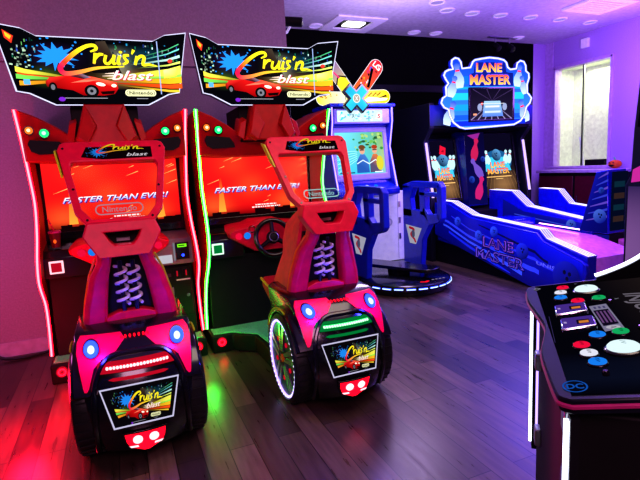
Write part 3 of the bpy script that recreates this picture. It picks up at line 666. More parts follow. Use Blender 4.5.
        for k in range(5):
            a = 2 * math.pi * k / 5 + .93; b = MB(); b.cyl((cxw + s * .05, c[1] + .12 * math.cos(a), c[2] + .12 * math.sin(a)), (s, 0, 0), .014, .006, 12); b.build('wheel_bolt', 'led_red_dim', wh)
        b = MB(); b.cyl((cxw + s * .05, c[1], c[2]), (s, 0, 0), .024, .012, 18); b.build('hub_cap', 'orange_trim', wh)
        # fender
        b = MB(); n = 16; rings = []
        for k in range(n + 1):
            a = R(14 + 142 * k / n); dy, dz = math.cos(a), math.sin(a)
            rings.append([(SX + s * x, c[1] + dy * r, c[2] + dz * r) for x, r in ((.13, .268), (.290, .268), (.292, .280), (.28, .298), (.13, .325))])
        b.loft(rings); fd = b.build('fender', 'black_gloss', t, .004)
        b = MB(); b.tube([(SX + s * .289, c[1] + .292 * math.cos(R(25 + 80 * k / n)), c[2] + .292 * math.sin(R(25 + 80 * k / n))) for k in range(n + 1)], .005, 6); b.build('fender_glint', 'lime_trim', fd)  # yellow-lime reflection along the fender edge, put in as a coloured line
    # ---- seat
    b = MB(); cu = [(2.60, .60), (2.78, .645), (2.86, .60), (3.02, .60), (3.16, .625), (3.17, .55), (3.0, .48), (2.62, .50)]
    b.prism(cu, 'x', SX - .22, SX + .22); st = b.build('seat_cushion', 'seat_red', t, .025, seg=3)
    b = MB()
    for s in (-1, 1): b.tube([(SX + s * .222, y, z) for y, z in ((2.66, .56), (2.80, .63), (2.88, .59), (3.02, .59), (3.16, .61))], .008, 6)
    b.build('seat_piping', 'lime_trim', st)
    b = MB(); b.box(SX - .16, SX + .16, 2.80, 3.10, .13, .50); b.build('seat_pedestal', 'black_matte', t, .02)
    bk = [(-.185, .64), (-.18, .72), (-.14, .86), (-.110, 1.0), (-.08, 1.09), (-.05, 1.14), (.05, 1.14), (.08, 1.09), (.110, 1.0), (.14, .86), (.18, .72), (.185, .64)]
    b = MB(); b.loft([[(SX + x, 2.70 + (z - .6) * .05, z) for x, z in bk], [(SX + x, 2.62 + (z - .6) * .05, z) for x, z in bk]])
    for s in (-1, 1):
        pr_ = [(.56, .195, 2.66, 2.95), (.64, .207, 2.65, 2.95), (.72, .176, 2.64, 2.95), (.81, .140, 2.63, 2.94), (.90, .134, 2.63, 2.94), (1.00, .110, 2.63, 2.93), (1.06, .07, 2.63, 2.88), (1.12, .06, 2.64, 2.74)]
        b.loft([[(SX + s * x, ya, z), (SX + s * (x - .012), yb, z), (SX + s * (x - .05), yb - .02, z), (SX + s * (x - .06), ya, z)] for z, x, ya, yb in pr_])
    bkr = b.build('backrest', 'red_plastic', t, .012)
    b = MB(); b.loft([[(SX + x, 2.625, z) for x, z in ((-.15, .64), (.15, .64), (.10, .98), (-.10, .98))], [(SX + x, 2.60, z) for x, z in ((-.15, .64), (.15, .64), (.10, .98), (-.10, .98))]]); b.build('spring_panel', 'black_matte', t)
    # two struts
    for s in (-1, 1):
        def q(z): return interp(z, [.60, .87, .99, 1.10], [2.55, 2.50, 2.42, 2.40])
        prof = [(.60, .118, .228), (.72, .105, .212), (.80, .094, .190), (.88, .082, .168), (.95, .065, .128), (1.02, .05, .12)]
        b = MB(); b.loft([[(SX + s * i, q(z) + .07, z), (SX + s * o, q(z) + .08, z), (SX + s * o, q(z) + .012, z), (SX + s * (o - .025), q(z) - .012, z), (SX + s * (i + .012), q(z) - .008, z), (SX + s * i, q(z) + .008, z)] for z, i, o in prof])
        b.build('seat_strut', 'red_plastic', t, .006)
        b = MB(); b.tube([(SX + s * .226, 2.60, .62), (SX + s * .205, 2.58, .75), (SX + s * .172, 2.55, .88), (SX + s * .135, 2.49, .97)], .006, 6); b.build('strut_trim', 'orange_trim' if s < 0 else 'lime_trim', t)
    # springs
    for s in (-1, 1):
        x0 = SX + s * .030; ncoil = 4.5; pts = []
        for k in range(int(ncoil * 14) + 1):
            a = 2 * math.pi * k / 14; tt = k / (ncoil * 14); pts.append((x0 + .026 * math.cos(a), 2.552 + .026 * math.sin(a), .715 + .20 * tt))
        b = MB(); b.tube(pts, .0085, 6); spg = b.build('coil_spring', 'spring_chrome', t, label='chrome coil spring')
        b = MB(); b.tube([(x0, 2.552, .655), (x0, 2.552, .94)], .011, 8); b.build('damper_rod', 'side_dark', spg)
    b = MB(); b.prism([(SX - .125, .585), (SX + .125, .585), (SX + .115, .665), (SX + .06, .685), (SX - .06, .685), (SX - .115, .665)], 'y', 2.535, 2.60); b.build('strut_crossbar', 'red_plastic', t, .006)
    # X-block
    hx = [(-.150, 1.145), (.150, 1.145), (.172, 1.085), (.155, 1.055), (.112, .985), (-.112, .985), (-.155, 1.055), (-.172, 1.085)]
    so = [(-.082, 1.098), (.082, 1.098), (.070, 1.075), (.060, 1.058), (.040, 1.036), (-.040, 1.036), (-.060, 1.058), (-.070, 1.075)]
    b = MB(); b.frame([(SX + x, z) for x, z in hx], [(SX + x, z) for x, z in so], lambda p: (p[0], 2.50 + (p[1] - 1.06) * .3, p[1]), lambda p: (p[0], 2.405 + (p[1] - 1.06) * .3, p[1])); xb = b.build('shoulder_block', 'red_plastic', t, .006)
    b = MB(); b.box(SX - .085, SX + .085, 2.505, 2.53, 1.03, 1.10); b.build('slot_back', 'black_matte', xb)
    b = MB(); b.box(SX - .03, SX + .03, 2.49, 2.506, 1.045, 1.06); b.build('slot_plate', 'steel', xb)
    # headrest frame
    ho = [(-.218, 1.535), (.218, 1.535), (.242, 1.527), (.256, 1.495), (.198, 1.195), (.135, 1.118), (-.135, 1.118), (-.198, 1.195), (-.256, 1.495), (-.242, 1.527)]
    hi = [(-.190, 1.432), (.190, 1.432), (.200, 1.425), (.204, 1.40), (.166, 1.208), (.122, 1.158), (-.122, 1.158), (-.166, 1.208), (-.204, 1.40), (-.200, 1.425)]
    yy = lambda z: 2.46 + (z - 1.12) * .683
    b = MB(); b.frame([(SX + x, z) for x, z in ho], [(SX + x, z) for x, z in hi], lambda p: (p[0], yy(p[1]) + .05, p[1] - .02), lambda p: (p[0], yy(p[1]), p[1])); hd = b.build('headrest_frame', 'red_plastic', t, .007)
    b = MB(); pq = [(-.200, 1.430), (.200, 1.430), (.166, 1.208), (.122, 1.158), (-.122, 1.158), (-.166, 1.208)]
    b.add([(SX + x, yy(z) + .022, z - .008) for x, z in pq], [tuple(range(6))]); b.build('clear_panel', 'clear_pane', hd, recalc=False)
    A = Art(lambda x, z, h: (SX + x, yy(z) + .020 - h * .82, z - .008 + h * .56), h=.0005)
    AF = Art(lambda x, z, h: (SX + x, yy(z) - .0005 - h * .82, z + h * .56), h=.0005)
    AF.poly([(-.125, 1.505), (.185, 1.500), (.185, 1.445), (-.05, 1.440), (-.15, 1.455)], rgb(22, 3, 12))
    blue_splat(AF, -.075, 1.475, .028, 8)
    AF.tf = lambda X, Y: (-.07 + (X - 205) / 320 * .22, 1.512 - (Y - 88) / 100 * .042); cruisn_logo(AF, 1.0); AF.tf = lambda x, y: (x, y)
    AF.text('blast', .06, .165, 1.449, 1.466, rgb(235, 225, 235), None, .3, .015)
    AF.out('logo_decal', 'art_dim', hd)
    pc = rgb(205, 150, 165) if neon == 'red' else rgb(170, 225, 225)
    n = 6; pill = []
    for cx_, a0 in ((.085, -90), (-.085, 90)):
        for k in range(n + 1): a = R(a0 + 180 * k / n); pill.append((cx_ + .022 * math.cos(a), 1.205 + .022 * math.sin(a)))
    A.line(pill, .006, pc, True); A.text('Nintendo', -.078, .078, 1.192, 1.218, pc, None, 0, .012)
    A.out('panel_print', 'art_dim', hd)
    b = MB()
    for x, z in ((-.23, 1.50), (.23, 1.50), (0, 1.51), (-.195, 1.30), (.195, 1.30), (-.145, 1.155), (.145, 1.155)):
        b.cyl((SX + x, yy(z) + .002, z), (0, -.82, .56), .006, .004, 10)
    b.build('frame_bolt', 'black_gloss', hd)
    b = MB(); b.loft([[(SX - .262, yy(1.50) + .06, 1.50), (SX - .262, yy(1.49) + .0, 1.49), (SX - .235, yy(1.36), 1.36), (SX - .235, yy(1.38) + .06, 1.38)], [(SX - .27, yy(1.50) + .06, 1.50), (SX - .27, yy(1.49), 1.49), (SX - .243, yy(1.36), 1.36), (SX - .243, yy(1.38) + .06, 1.38)]]); b.build('side_badge', 'lime_trim', hd)
    return t
M1 = racer(-.015, 'racing arcade machine edged in red neon, with red rear light bar', 'red', 'red')
M2 = racer(1.055, 'racing arcade machine edged in green neon, with green rear light bar', 'green', 'green')
# drink cup standing on the left machine's shelf
th = thing('drink_cup', 'small dark takeaway cup with lid and straw beside the red neon edge', 'cup', (-.415, 3.66, .925))
x, y = -.415, 3.66
b = MB(); b.lathe((x, y, .893), (0, 0, 1), [(.026, .009), (.036, .10), (.036, .105)], 20); cp = b.build('cup', 'cup_paper', th)
b = MB(); b.lathe((x, y, .998), (0, 0, 1), [(.040, 0), (.040, .012), (.032, .018)], 20); b.build('lid', 'pink_panel', th)
b = MB(); b.tube([(x, y, 1.01), (x - .03, y, 1.10)], .005, 8); b.build('straw', 'red_plastic', th)
A = Art(facing(y - .036), h=.001); A.ell(x, .945, .010, .014, rgb(240, 190, 40), 10); A.out('cup_print', 'art_paint', th)
# wall cable
b = MB(); b.tube(crom([(-1.35, 4.2, .34), (-1.22, 4.22, .26), (-1.08, 4.22, .14), (-.95, 4.2, .03), (-.82, 4.17, .012), (-.66, 4.2, .012), (-.58, 4.22, .03)], 8), .011, 8)
tag(b.build('power_cable', 'black_rubber', org=(-.9, 4.2, 0)), 'black power cable drooping along the baseboard on the left', 'cable')

# ------------------------------------------------------------------ snowboarding machine
t = thing('snowboard_arcade_machine', 'blue snowboarding arcade machine with crossed boards on top and round standing platform', 'arcade machine', (2.8, 4.9, 0))
YS = 5.2
b = MB(); prof = [(5.22, 0), (5.22, .96), (5.12, 1.08), (5.16, 1.16), (5.24, 1.78), (5.16, 1.80), (5.16, 2.0), (5.95, 2.0), (5.95, 0)]
b.prism(prof, 'x', 2.36, 3.10); b.build('cabinet_body', 'blue_plastic', t, .01)
sp = [(5.19, 0), (5.19, .95), (5.02, 1.06), (5.06, 1.18), (5.17, 1.55), (5.10, 1.84), (5.10, 2.003), (5.97, 2.003), (5.97, 0)]
for x0, x1 in ((2.315, 2.359), (3.101, 3.145)):
    b = MB(); b.prism(sp, 'x', x0, x1); b.build('side_panel', 'blue_plastic', t, .008)
    b = MB(); b.tube([((x0 + x1) / 2, y - .006, z) for y, z in sp[1:7]], .008, 8); b.build('edge_light', 'led_violet', t)
# white lower front
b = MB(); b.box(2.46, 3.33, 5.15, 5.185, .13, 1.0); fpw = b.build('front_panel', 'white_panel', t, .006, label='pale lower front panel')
A = Art(facing(5.149), h=.001)
A.ell(3.05, .62, .07, .055, rgb(165, 168, 195), 24); A.ell(3.05, .62, .05, .038, rgb(205, 205, 225), 20); A.text('S', 3.02, 3.08, .595, .645, rgb(150, 150, 185))
A.line([(3.20, .15), (3.20, .98)], .006, rgb(110, 110, 150)); A.out('panel_print', 'art_paint', fpw)
for z in (.40, .60, .80):
    b = MB(); b.box(3.21, 3.235, 5.135, 5.149, z, z + .07); b.build('panel_hinge', 'steel', fpw)
# monitor
mp = plane((2.73, 5.158, 1.155), (1, 0, 0), (0, .127, .992))
b = MB(); fo = [(-.37, .0), (.37, .0), (.37, .63), (-.37, .63)]; fi = [(-.325, .075), (.325, .075), (.325, .575), (-.325, .575)]
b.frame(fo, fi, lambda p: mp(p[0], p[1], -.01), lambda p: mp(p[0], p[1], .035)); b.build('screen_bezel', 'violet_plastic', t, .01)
A = Art(mp, h=.006); rnd = random.Random(2)
def sg(u, v):
    c = mix(rgb(60, 190, 225), rgb(120, 215, 235), v)
    c = mix(c, rgb(90, 165, 90), max(0, (u - .15)) * 1.2 * (v ** .6)); c = mix(c, rgb(225, 200, 60), max(0, u - .72) * 1.6 * (1 - abs(v - .4)))
    return c
A.grid(-.328, .328, .072, .578, 14, 10, sg)
for k in range(40):
    x = rnd.uniform(-.1, .31); y = rnd.uniform(.36, .56); A.ell(x, y, rnd.uniform(.01, .03), rnd.uniform(.008, .02), rnd.choice([rgb(60, 140, 70), rgb(110, 180, 90), rgb(40, 90, 60), rgb(170, 200, 120)]), 8)
for k in range(6): A.line([(-.32, .1 + k * .05), (-.05, .25 + k * .02)], .006, rgb(170, 235, 245))
# two riders on screen
for x, s, c1, c2, h_ in ((.02, 1.0, rgb(70, 120, 195), rgb(45, 90, 170), rgb(110, 70, 40)), (.19, .9, rgb(215, 120, 60), rgb(90, 80, 110), rgb(165, 60, 35))):
    A.poly([(x - .09 * s, .09), (x + .08 * s, .09), (x + .075 * s, .24), (x + .03 * s, .31), (x - .03 * s, .31), (x - .085 * s, .22)], [c2, c2, c1, c1, c1, c2])
    A.ell(x, .36, .038 * s, .05 * s, rgb(215, 160, 135), 16); A.ell(x, .395, .045 * s, .028 * s, h_, 14); A.line([(x - .03, .36), (x + .03, .362)], .012, rgb(40, 45, 60))
    A.line([(x - .08, .2), (x + .0, .24), (x + .09, .19)], .012, rgb(220, 235, 245))
A.rect(.17, .28, .088, .10, rgb(230, 240, 250)); A.rect(-.30, -.10, .088, .104, rgb(40, 90, 120)); A.ell(.25, .2, .05, .09, rgb(205, 195, 60), 12)
A.out('screen', 'art_screen', t, 'bright screen with two snowboarders')
# header sign
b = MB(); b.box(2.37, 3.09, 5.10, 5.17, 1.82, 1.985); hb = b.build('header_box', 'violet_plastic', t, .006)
A = Art(facing(5.099), h=.001)
A.rect(2.40, 2.99, 1.84, 1.965, rgb(190, 230, 235))
for k in range(46):
    x = rnd.uniform(2.42, 2.90); z = rnd.uniform(1.85, 1.955); A.ell(x, z, rnd.uniform(.006, .02), rnd.uniform(.005, .014), rnd.choice([rgb(60, 200, 220), rgb(250, 250, 255), rgb(120, 190, 215), rgb(130, 160, 190)]), 7)
A.text('X', 2.58, 2.62, 1.88, 1.93, rgb(40, 60, 90), None, 0, .02); A.ell(2.94, 1.90, .035, .04, rgb(240, 240, 245), 16); A.text('S', 2.918, 2.962, 1.875, 1.925, rgb(215, 40, 60), None, .2, .03)
A.out('header_art', 'art_sign', hb, 'pale blue lit header strip')
b = MB(); b.box(2.30, 3.16, 5.07, 5.6, 2.005, 2.045); b.build('top_ledge', 'blue_plastic', t, .01)
b = MB(); b.box(2.42, 3.10, 5.063, 5.072, 2.018, 2.032); b.build('ledge_light', 'led_blue', t)
# snowboards and cross emblem
def board(name, cx, cz, ang, L, w, Y, fn, lab):
    ux = Vector((math.cos(R(ang)), 0, math.sin(R(ang)))); uy = Vector((-math.sin(R(ang)), 0, math.cos(R(ang)))); pl = plane((cx, Y, cz), ux, uy)
    out = []
    for k in range(9): a = R(-90 + 180 * k / 8); out.append((L / 2 - w / 2 + w / 2 * math.cos(a), w / 2 * math.sin(a)))
    for k in range(9): a = R(90 + 180 * k / 8); out.append((-L / 2 + w / 2 + w / 2 * math.cos(a), w / 2 * math.sin(a)))
    b = MB(); b.loft([[pl(x, y, 0) for x, y in out], [pl(x, y, .02) for x, y in out]]); o = b.build(name, 'black_gloss', t, .003, label=lab)
    A = Art(pl, h=.0206); A.poly(out, rgb(235, 235, 245)); A.poly([(x * .985, y * .94) for x, y in out], [fn(x / L + .5, y / w) for x, y in out]); return o, A
o, A = board('snowboard', 2.875, 2.325, 50, .60, .19, 5.26, lambda u, v: mix(rgb(230, 110, 40), rgb(215, 30, 60), u), 'red and orange snowboard')
for k in range(26): 
    x, y = rnd.uniform(-.28, .28), rnd.uniform(-.055, .055); A.poly([(x, y), (x + rnd.uniform(.02, .05), y + .01), (x + .02, y + rnd.uniform(.015, .04))], rnd.choice([rgb(250, 225, 235), rgb(130, 40, 150), rgb(245, 150, 40), rgb(20, 10, 25), rgb(235, 40, 110), rgb(80, 90, 220)]))
A.line([(-.05, -.06), (.16, .03)], .035, rgb(12, 6, 14)); A.textrot('LG', .19, .055, .0, -.11, .07, .0, rgb(255, 240, 245), 0, .02); A.out('board_art', 'art_sign', o)
o, A = board('snowboard', 2.55, 2.34, 127, .62, .165, 5.30, lambda u, v: mix(rgb(235, 215, 40), rgb(90, 30, 170), u), 'purple and yellow snowboard')
A.poly([(-.28, -.06), (.0, -.07), (.06, .0), (.0, .07), (-.28, .06)], rgb(245, 225, 50)); A.line([(-.02, -.08), (.05, .0), (-.02, .08)], .02, rgb(25, 15, 35)); A.line([(.02, .0), (.25, .05)], .02, rgb(225, 60, 120)); A.out('board_art', 'art_sign', o)
o, A = board('snowboard', 2.88, 2.135, 2, .60, .165, 5.24, lambda u, v: mix(rgb(245, 235, 130), rgb(250, 205, 20), u), 'yellow snowboard lying to one side')
A.poly([(-.1, -.06), (.24, -.045), (.27, -.02), (.0, .0)], rgb(250, 250, 235)); A.poly([(.12, -.02), (.26, .0), (.24, .02)], rgb(30, 20, 20)); A.line([(.0, .01), (.05, .05), (.06, .01), (.11, .05), (.12, .015), (.17, .05)], .012, rgb(120, 30, 20)); A.out('board_art', 'art_sign', o)
o, A = board('snowboard', 2.50, 2.12, 0, .56, .16, 5.28, lambda u, v: mix(rgb(250, 225, 60), rgb(250, 250, 240), u), 'yellow and white snowboard half hidden behind the sign')
for k in range(10): x, y = rnd.uniform(-.25, .05), rnd.uniform(.0, .06); A.ell(x, y, .012, .008, rgb(170, 110, 30), 6)
A.out('board_art', 'art_sign', o)
pe = plane((2.60, 5.035, 2.085), (1, 0, 0), (0, 0, 1))
b = MB()
def xpoly(a, w):
    s2 = math.sqrt(.5); q = []
    for k in range(4):
        th_ = R(45 + 90 * k); d = (math.cos(th_), math.sin(th_)); n_ = (-d[1], d[0])
        q += [(d[0] * a - n_[0] * w, d[1] * a - n_[1] * w), (d[0] * a + n_[0] * w, d[1] * a + n_[1] * w), ((d[0] + n_[0]) * w, (d[1] + n_[1]) * w)]
    return q
b.loft([[pe(x, y, 0) for x, y in xpoly(.170, .064)], [pe(x, y, .05) for x, y in xpoly(.170, .064)]]); em = b.build('cross_emblem', 'black_gloss', t, .004)
A = Art(pe, h=.0506); A.poly(xpoly(.150, .046), [mix(rgb(60, 200, 225), rgb(30, 160, 205), (k % 5) / 4) for k in range(12)])
A.ell(0, 0, .047, .051, rgb(210, 215, 210), 20); A.ell(0, 0, .036, .040, rgb(165, 150, 140), 18); A.text('X', -.02, .02, -.022, .022, rgb(230, 235, 230), None, 0, .02); A.out('emblem_face', 'art_sign', em, 'turquoise cross with round badge')
# controls shelf under screen
b = MB(); b.prism([(4.98, .98), (4.98, 1.05), (5.12, 1.12), (5.22, 1.12), (5.22, .93)], 'x', 2.32, 3.14); cs = b.build('control_ledge', 'blue_plastic', t, .012)
for k, c in enumerate(('button_red', 'button_white', 'button_blue')):
    b = MB(); b.cyl((2.60 + k * .12, 5.04, 1.075), (0, -.5, .86), .022, .02); b.build('button', c, cs)
# handrails
def rail(x0, x1, yn, badge_off):
    tt = thing  # unused
    poly_o = [(yn, 1.06), (yn + .05, 1.115), (yn + .55, 1.125), (yn + .80, 1.08), (yn + .93, 1.06), (yn + .93, .70), (yn + .93, .13), (yn + .40, .13), (yn + .34, .45), (yn + .20, .64), (yn + .04, .68), (yn, .72)]
    b = MB()
    holes = [[(yn + .08, .99), (yn + .30, 1.0), (yn + .30, 1.045), (yn + .08, 1.035)], [(yn + .08, .76), (yn + .22, .745), (yn + .30, .84), (yn + .30, .945), (yn + .08, .935)], [(yn + .40, .80), (yn + .52, .80), (yn + .56, .93), (yn + .48, 1.0), (yn + .40, .96)]]
    # assemble as bars around the openings
    bars = [[(yn, .72), (yn, 1.06), (yn + .05, 1.115), (yn + .08, 1.06), (yn + .08, .74), (yn + .04, .68)],
            [(yn + .03, 1.05), (yn + .05, 1.115), (yn + .55, 1.125), (yn + .76, 1.08), (yn + .76, 1.03), (yn + .5, 1.05)],
            [(yn + .06, .95), (yn + .06, .995), (yn + .42, 1.005), (yn + .42, .955)],
            [(yn + .02, .70), (yn + .06, .77), (yn + .24, .75), (yn + .34, .84), (yn + .36, .76), (yn + .22, .63), (yn + .06, .67)],
            [(yn + .30, .72), (yn + .30, 1.06), (yn + .42, 1.06), (yn + .40, .74)],
            [(yn + .56, .70), (yn + .60, .92), (yn + .52, 1.06), (yn + .76, 1.08), (yn + .76, 1.04), (yn + .76, .70)],
            [(yn + .40, .13), (yn + .36, .45), (yn + .22, .64), (yn + .30, .78), (yn + .76, .80), (yn + .76, .13)]]
    for q in bars: b.prism(q, 'x', x0, x1)
    o = b.build('handrail', 'blue_plastic', t, .008, label='blue moulded handrail panel')
    mpf = lambda a, c, h: (x0 - h, a, c)
    bq = [(yn + .37, .58), (yn + .70, .60), (yn + .62, .38), (yn + .49, .38)]
    A = Art(mpf, h=.001); A.poly(bq, rgb(185, 185, 205)); cy = yn + .545
    A.line(crom([(cy + .09, .57), (cy - .02, .55), (cy + .05, .49), (cy - .02, .44), (cy - .05, .40)], 6), [.01] + [.03] * 23 + [.01], rgb(190, 30, 50)); A.ell(cy + .0, .50, .035, .05, rgb(90, 90, 120), 12)
    A.out('badge', 'art_dim', o, 'white badge with red swoosh')
rail(3.20, 3.27, 4.27, 0); rail(2.36, 2.43, 4.06, 0)
# platform
cx, cy = 2.80, 4.40
b = MB(); b.lathe((cx, cy, 0), (0, 0, 1), [(.44, 0), (.46, .05), (.485, .06), (.485, .115), (.46, .13)], 56); b.box(2.36, 3.27, 4.45, 5.22, .0, .125); pf = b.build('platform', 'black_gloss', t, .006)
for k in range(13):
    a0 = R(180 + 16 + k * 14.5); n = 5
    b = MB(); b.tube([(cx + .488 * math.cos(a0 + R(10.5) * j / n), cy + .488 * math.sin(a0 + R(10.5) * j / n), .09) for j in range(n + 1)], .0085, 6); lo_ = b.build('rim_light', 'led_blue', pf)
    b = MB(); b.tube([(cx + .495 * math.cos(a0 + R(10.5) * j / n), cy + .495 * math.sin(a0 + R(10.5) * j / n), .09) for j in range(n + 1)], .005, 6); b.build('rim_led', 'led_blue_core', pf)
A = Art(lambda x, y, h: (x, y, .13 + h), h=.002)
A.poly([(2.74, 4.02), (2.80, 3.985), (2.86, 4.02), (2.84, 4.045), (2.80, 4.02), (2.76, 4.045)], rgb(225, 20, 40))
for k in range(4): A.rect(2.90 + k * .045, 2.93 + k * .045, 4.035, 4.055, rgb(120, 110, 140))
A.out('platform_print', 'art_sign', pf)
ub = Vector((.16, -.95, 0)).normalized(); vb = Vector((ub.y * -1, ub.x, 0)); cb = Vector((2.90, 4.52, .20))
out = []
for k in range(9): a = R(-90 + 180 * k / 8); out.append((.36 + .13 * math.cos(a), .13 * math.sin(a)))
for k in range(9): a = R(90 + 180 * k / 8); out.append((-.36 + .13 * math.cos(a), .13 * math.sin(a)))
ub = Vector((.42, -.90, 0)).normalized(); vb = Vector((-ub.y, ub.x, 0)); cb = Vector((2.80, 4.52, .19))
b = MB(); b.loft([[tuple(cb + ub * x + vb * y + Vector((0, 0, h + .10 * max(0, abs(x) - .36)))) for x, y in out] for h in (0, .035)]); fb = b.build('foot_board', 'black_gloss', t, .006, label='black board to stand on')
b = MB(); b.box(2.72, 2.88, 4.42, 4.62, .13, .192); b.build('board_mount', 'black_matte', fb)
A = Art(lambda x, y, h: tuple(cb + ub * x + vb * y + Vector((0, 0, .036 + h))), h=.001)
for x in (-.22, 0, .2): A.poly([(x - .05, -.05), (x + .05, -.02), (x + .03, .05), (x - .05, .03)], rgb(120, 125, 140))
A.out('grip_pad', 'art_paint', fb)

# ------------------------------------------------------------------ bowling machine
t = thing('bowling_arcade_machine', 'blue two-lane bowling arcade machine with glowing pin-shaped sign', 'arcade machine', (4.7, 4.6, 0))
YC = 5.30
# cabinet: side panels with sloped front
sp = [(5.30, .0), (5.30, .80), (5.45, 1.60), (5.30, 1.76), (5.30, 2.08), (6.2, 2.08), (6.2, 0)]
for x0, x1 in ((3.81, 3.88), (5.50, 5.57)):
    b = MB(); b.prism(sp, 'x', x0, x1); b.build('side_panel', 'side_dark', t, .008)
b = MB(); b.prism([(5.66, .0), (5.66, 1.7), (5.32, 1.76), (5.32, 2.06), (6.18, 2.06), (6.18, 0)], 'x', 3.881, 5.499); b.build('cabinet_body', 'black_matte', t)
A = Art(facing(5.299), h=.001); A.grid(3.812, 5.568, 1.79, 2.05, 8, 4, lambda u, v: mix(rgb(10, 12, 70), rgb(24, 34, 150), v)); A.out('hood_face', 'art_paint', t)
b = MB(); b.prism([(5.28, .7), (5.38, 1.70), (5.65, 1.74), (5.65, .7)], 'x', 4.42, 4.755); dv = b.build('divider', 'blue_dark', t, .006)
def pin(A, cx, cy, s, ang, col, stripe=None):
    pr = [(0, -.5), (.13, -.5), (.20, -.30), (.21, -.12), (.15, .06), (.085, .20), (.09, .30), (.13, .38), (.10, .47), (0, .52)]
    pts = pr + [(-x, y) for x, y in pr[::-1] if x > 0]; c, d = math.cos(R(ang)), math.sin(R(ang))
    T = lambda x, y: (cx + s * (x * c - y * d), cy + s * (x * d + y * c))
    A.poly([T(*p) for p in pts], col if isinstance(col, tuple) else [mix(col[0], col[1], p[1] + .5) for p in pts])
    if stripe: A.poly([T(x, y) for x, y in ((-.09, .17), (.09, .17), (.08, .24), (-.08, .24))], stripe)
def ball(A, cx, cy, r, c1=rgb(60, 100, 240), c2=rgb(14, 24, 130)):
    n = 22; pts = [(cx + r * math.cos(2 * math.pi * k / n), cy + r * math.sin(2 * math.pi * k / n)) for k in range(n)]
    A.poly(pts, [mix(c2, c1, .5 + .5 * math.sin(2 * math.pi * k / n + .6)) for k in range(n)])
    for dx, dy in ((-.25, .2), (.12, .28), (-.08, -.12)): A.ell(cx + dx * r, cy + dy * r, r * .13, r * .15, rgb(4, 6, 50), 8)
A = Art(lambda x, z, h: (x + .068, 5.28 + (z - .7) * .10 - h, z), h=.002)
A.grid(4.35, 4.685, .72, 1.70, 3, 6, lambda u, v: mix(rgb(24, 20, 110), rgb(20, 14, 70), v))
A.poly([(4.40, 1.66), (4.62, 1.69), (4.56, 1.58)], rgb(190, 60, 190))
pin(A, 4.52, 1.47, .30, -14, rgb(250, 50, 120)); pin(A, 4.53, 1.21, .30, 32, rgb(150, 110, 245)); pin(A, 4.56, .94, .32, -18, rgb(250, 50, 150)); ball(A, 4.43, 1.06, .05); ball(A, 4.64, 1.33, .04)
A.out('divider_art', 'art_dim', dv, 'violet panel with pink and lilac pins')
for xa, xb in ((3.872, 4.344), (4.692, 5.498)):
    pass
def lane_logo(A, x0, x1, y0, y1, small=False):
    w, h = x1 - x0, y1 - y0
    for d, ca, cb_ in ((.014, rgb(15, 20, 110), rgb(15, 20, 110)), (0, rgb(250, 200, 60), rgb(250, 70, 80))):
        A.text('LANE', x0 + w * .17 - d * w, x0 + w * .83 + d * w, y0 + h * .53 - d * h, y1 + d * h, ca, cb_, 0, .03 + d)
        A.text('MASTER', x0 - d * w, x1 + d * w, y0 - d * h, y0 + h * .47 + d * h, ca, cb_, 0, .03 + d)
# lane video screens
for k, (x0, x1, z0, z1) in enumerate(((3.95, 4.405, .80, 1.62), (4.79, 5.46, .80, 1.70))):
    pm = lambda x, z, h: (x, 5.42 + (z - .8) * .2 - h, z)
    b = MB(); b.frame([(x0 - .01, z0 - .02), (x1 + .01, z0 - .02), (x1 + .01, z1 + .02), (x0 - .01, z1 + .02)], [(x0 + .02, z0 + .02), (x1 - .02, z0 + .02), (x1 - .02, z1 - .02), (x0 + .02, z1 - .02)], lambda p: pm(p[0], p[1], -.03), lambda p: pm(p[0], p[1], .03)); fr = b.build('lane_bezel', 'black_gloss', t, .004)
    A = Art(pm, h=.002); xm = (x0 + x1) / 2; w = x1 - x0
    def ls(u, v):
        c = mix(rgb(34, 24, 20), rgb(14, 10, 34), v * 1.6); g = math.exp(-((u - .6) ** 2 * 10 + (v - .18) ** 2 * 40)); return mix(c, rgb(200, 150, 100), g * .45)
    A.grid(x0, x1, z0, z1, 10, 12, ls)
    for q in range(5): A.line([(xm - w * (.1 + q * .08), z0 + .34), (xm - w * (.2 + q * .12), z0)], .004, rgb(150, 110, 70)); A.line([(xm + w * (.1 + q * .08), z0 + .34), (xm + w * (.2 + q * .12), z0)], .004, rgb(150, 110, 70))
    zc = z0 + (z1 - z0) * .50
    A.ell(xm, zc + .03, w * .40, .17, rgb(26, 90, 140), 20); A.poly([(xm - w * .36, zc - .10), (xm + w * .36, zc - .10), (xm + w * .28, zc + .10), (xm - w * .28, zc + .10)], rgb(70, 190, 225))
    for dx in (-.36, -.25, .25, .36): pin(A, xm + dx * w, zc + .10, .20, -dx * 50, rgb(190, 230, 240), rgb(230, 50, 60))
    ball(A, xm, zc + .13, .085, rgb(90, 150, 200), rgb(16, 30, 60)); lane_logo(A, xm - w * .30, xm + w * .30, zc - .14, zc + .03)
    A.line([(xm - w * .34, zc - .18), (xm + w * .34, zc - .18)], .012, rgb(240, 190, 120)); A.line([(xm - w * .1, zc - .21), (xm + w * .1, zc - .21)], .008, rgb(230, 190, 120))
    if k == 0: A.poly([(xm - .05, zc + .22), (xm + .05, zc + .20), (xm + .07, zc + .30), (xm - .02, zc + .34)], rgb(220, 25, 60)); A.poly([(xm - .02, zc + .25), (xm + .03, zc + .24), (xm + .03, zc + .28)], rgb(140, 10, 40))
    A.out('lane_screen', 'art_screen', t, 'screen with bowling logo on dark lane')
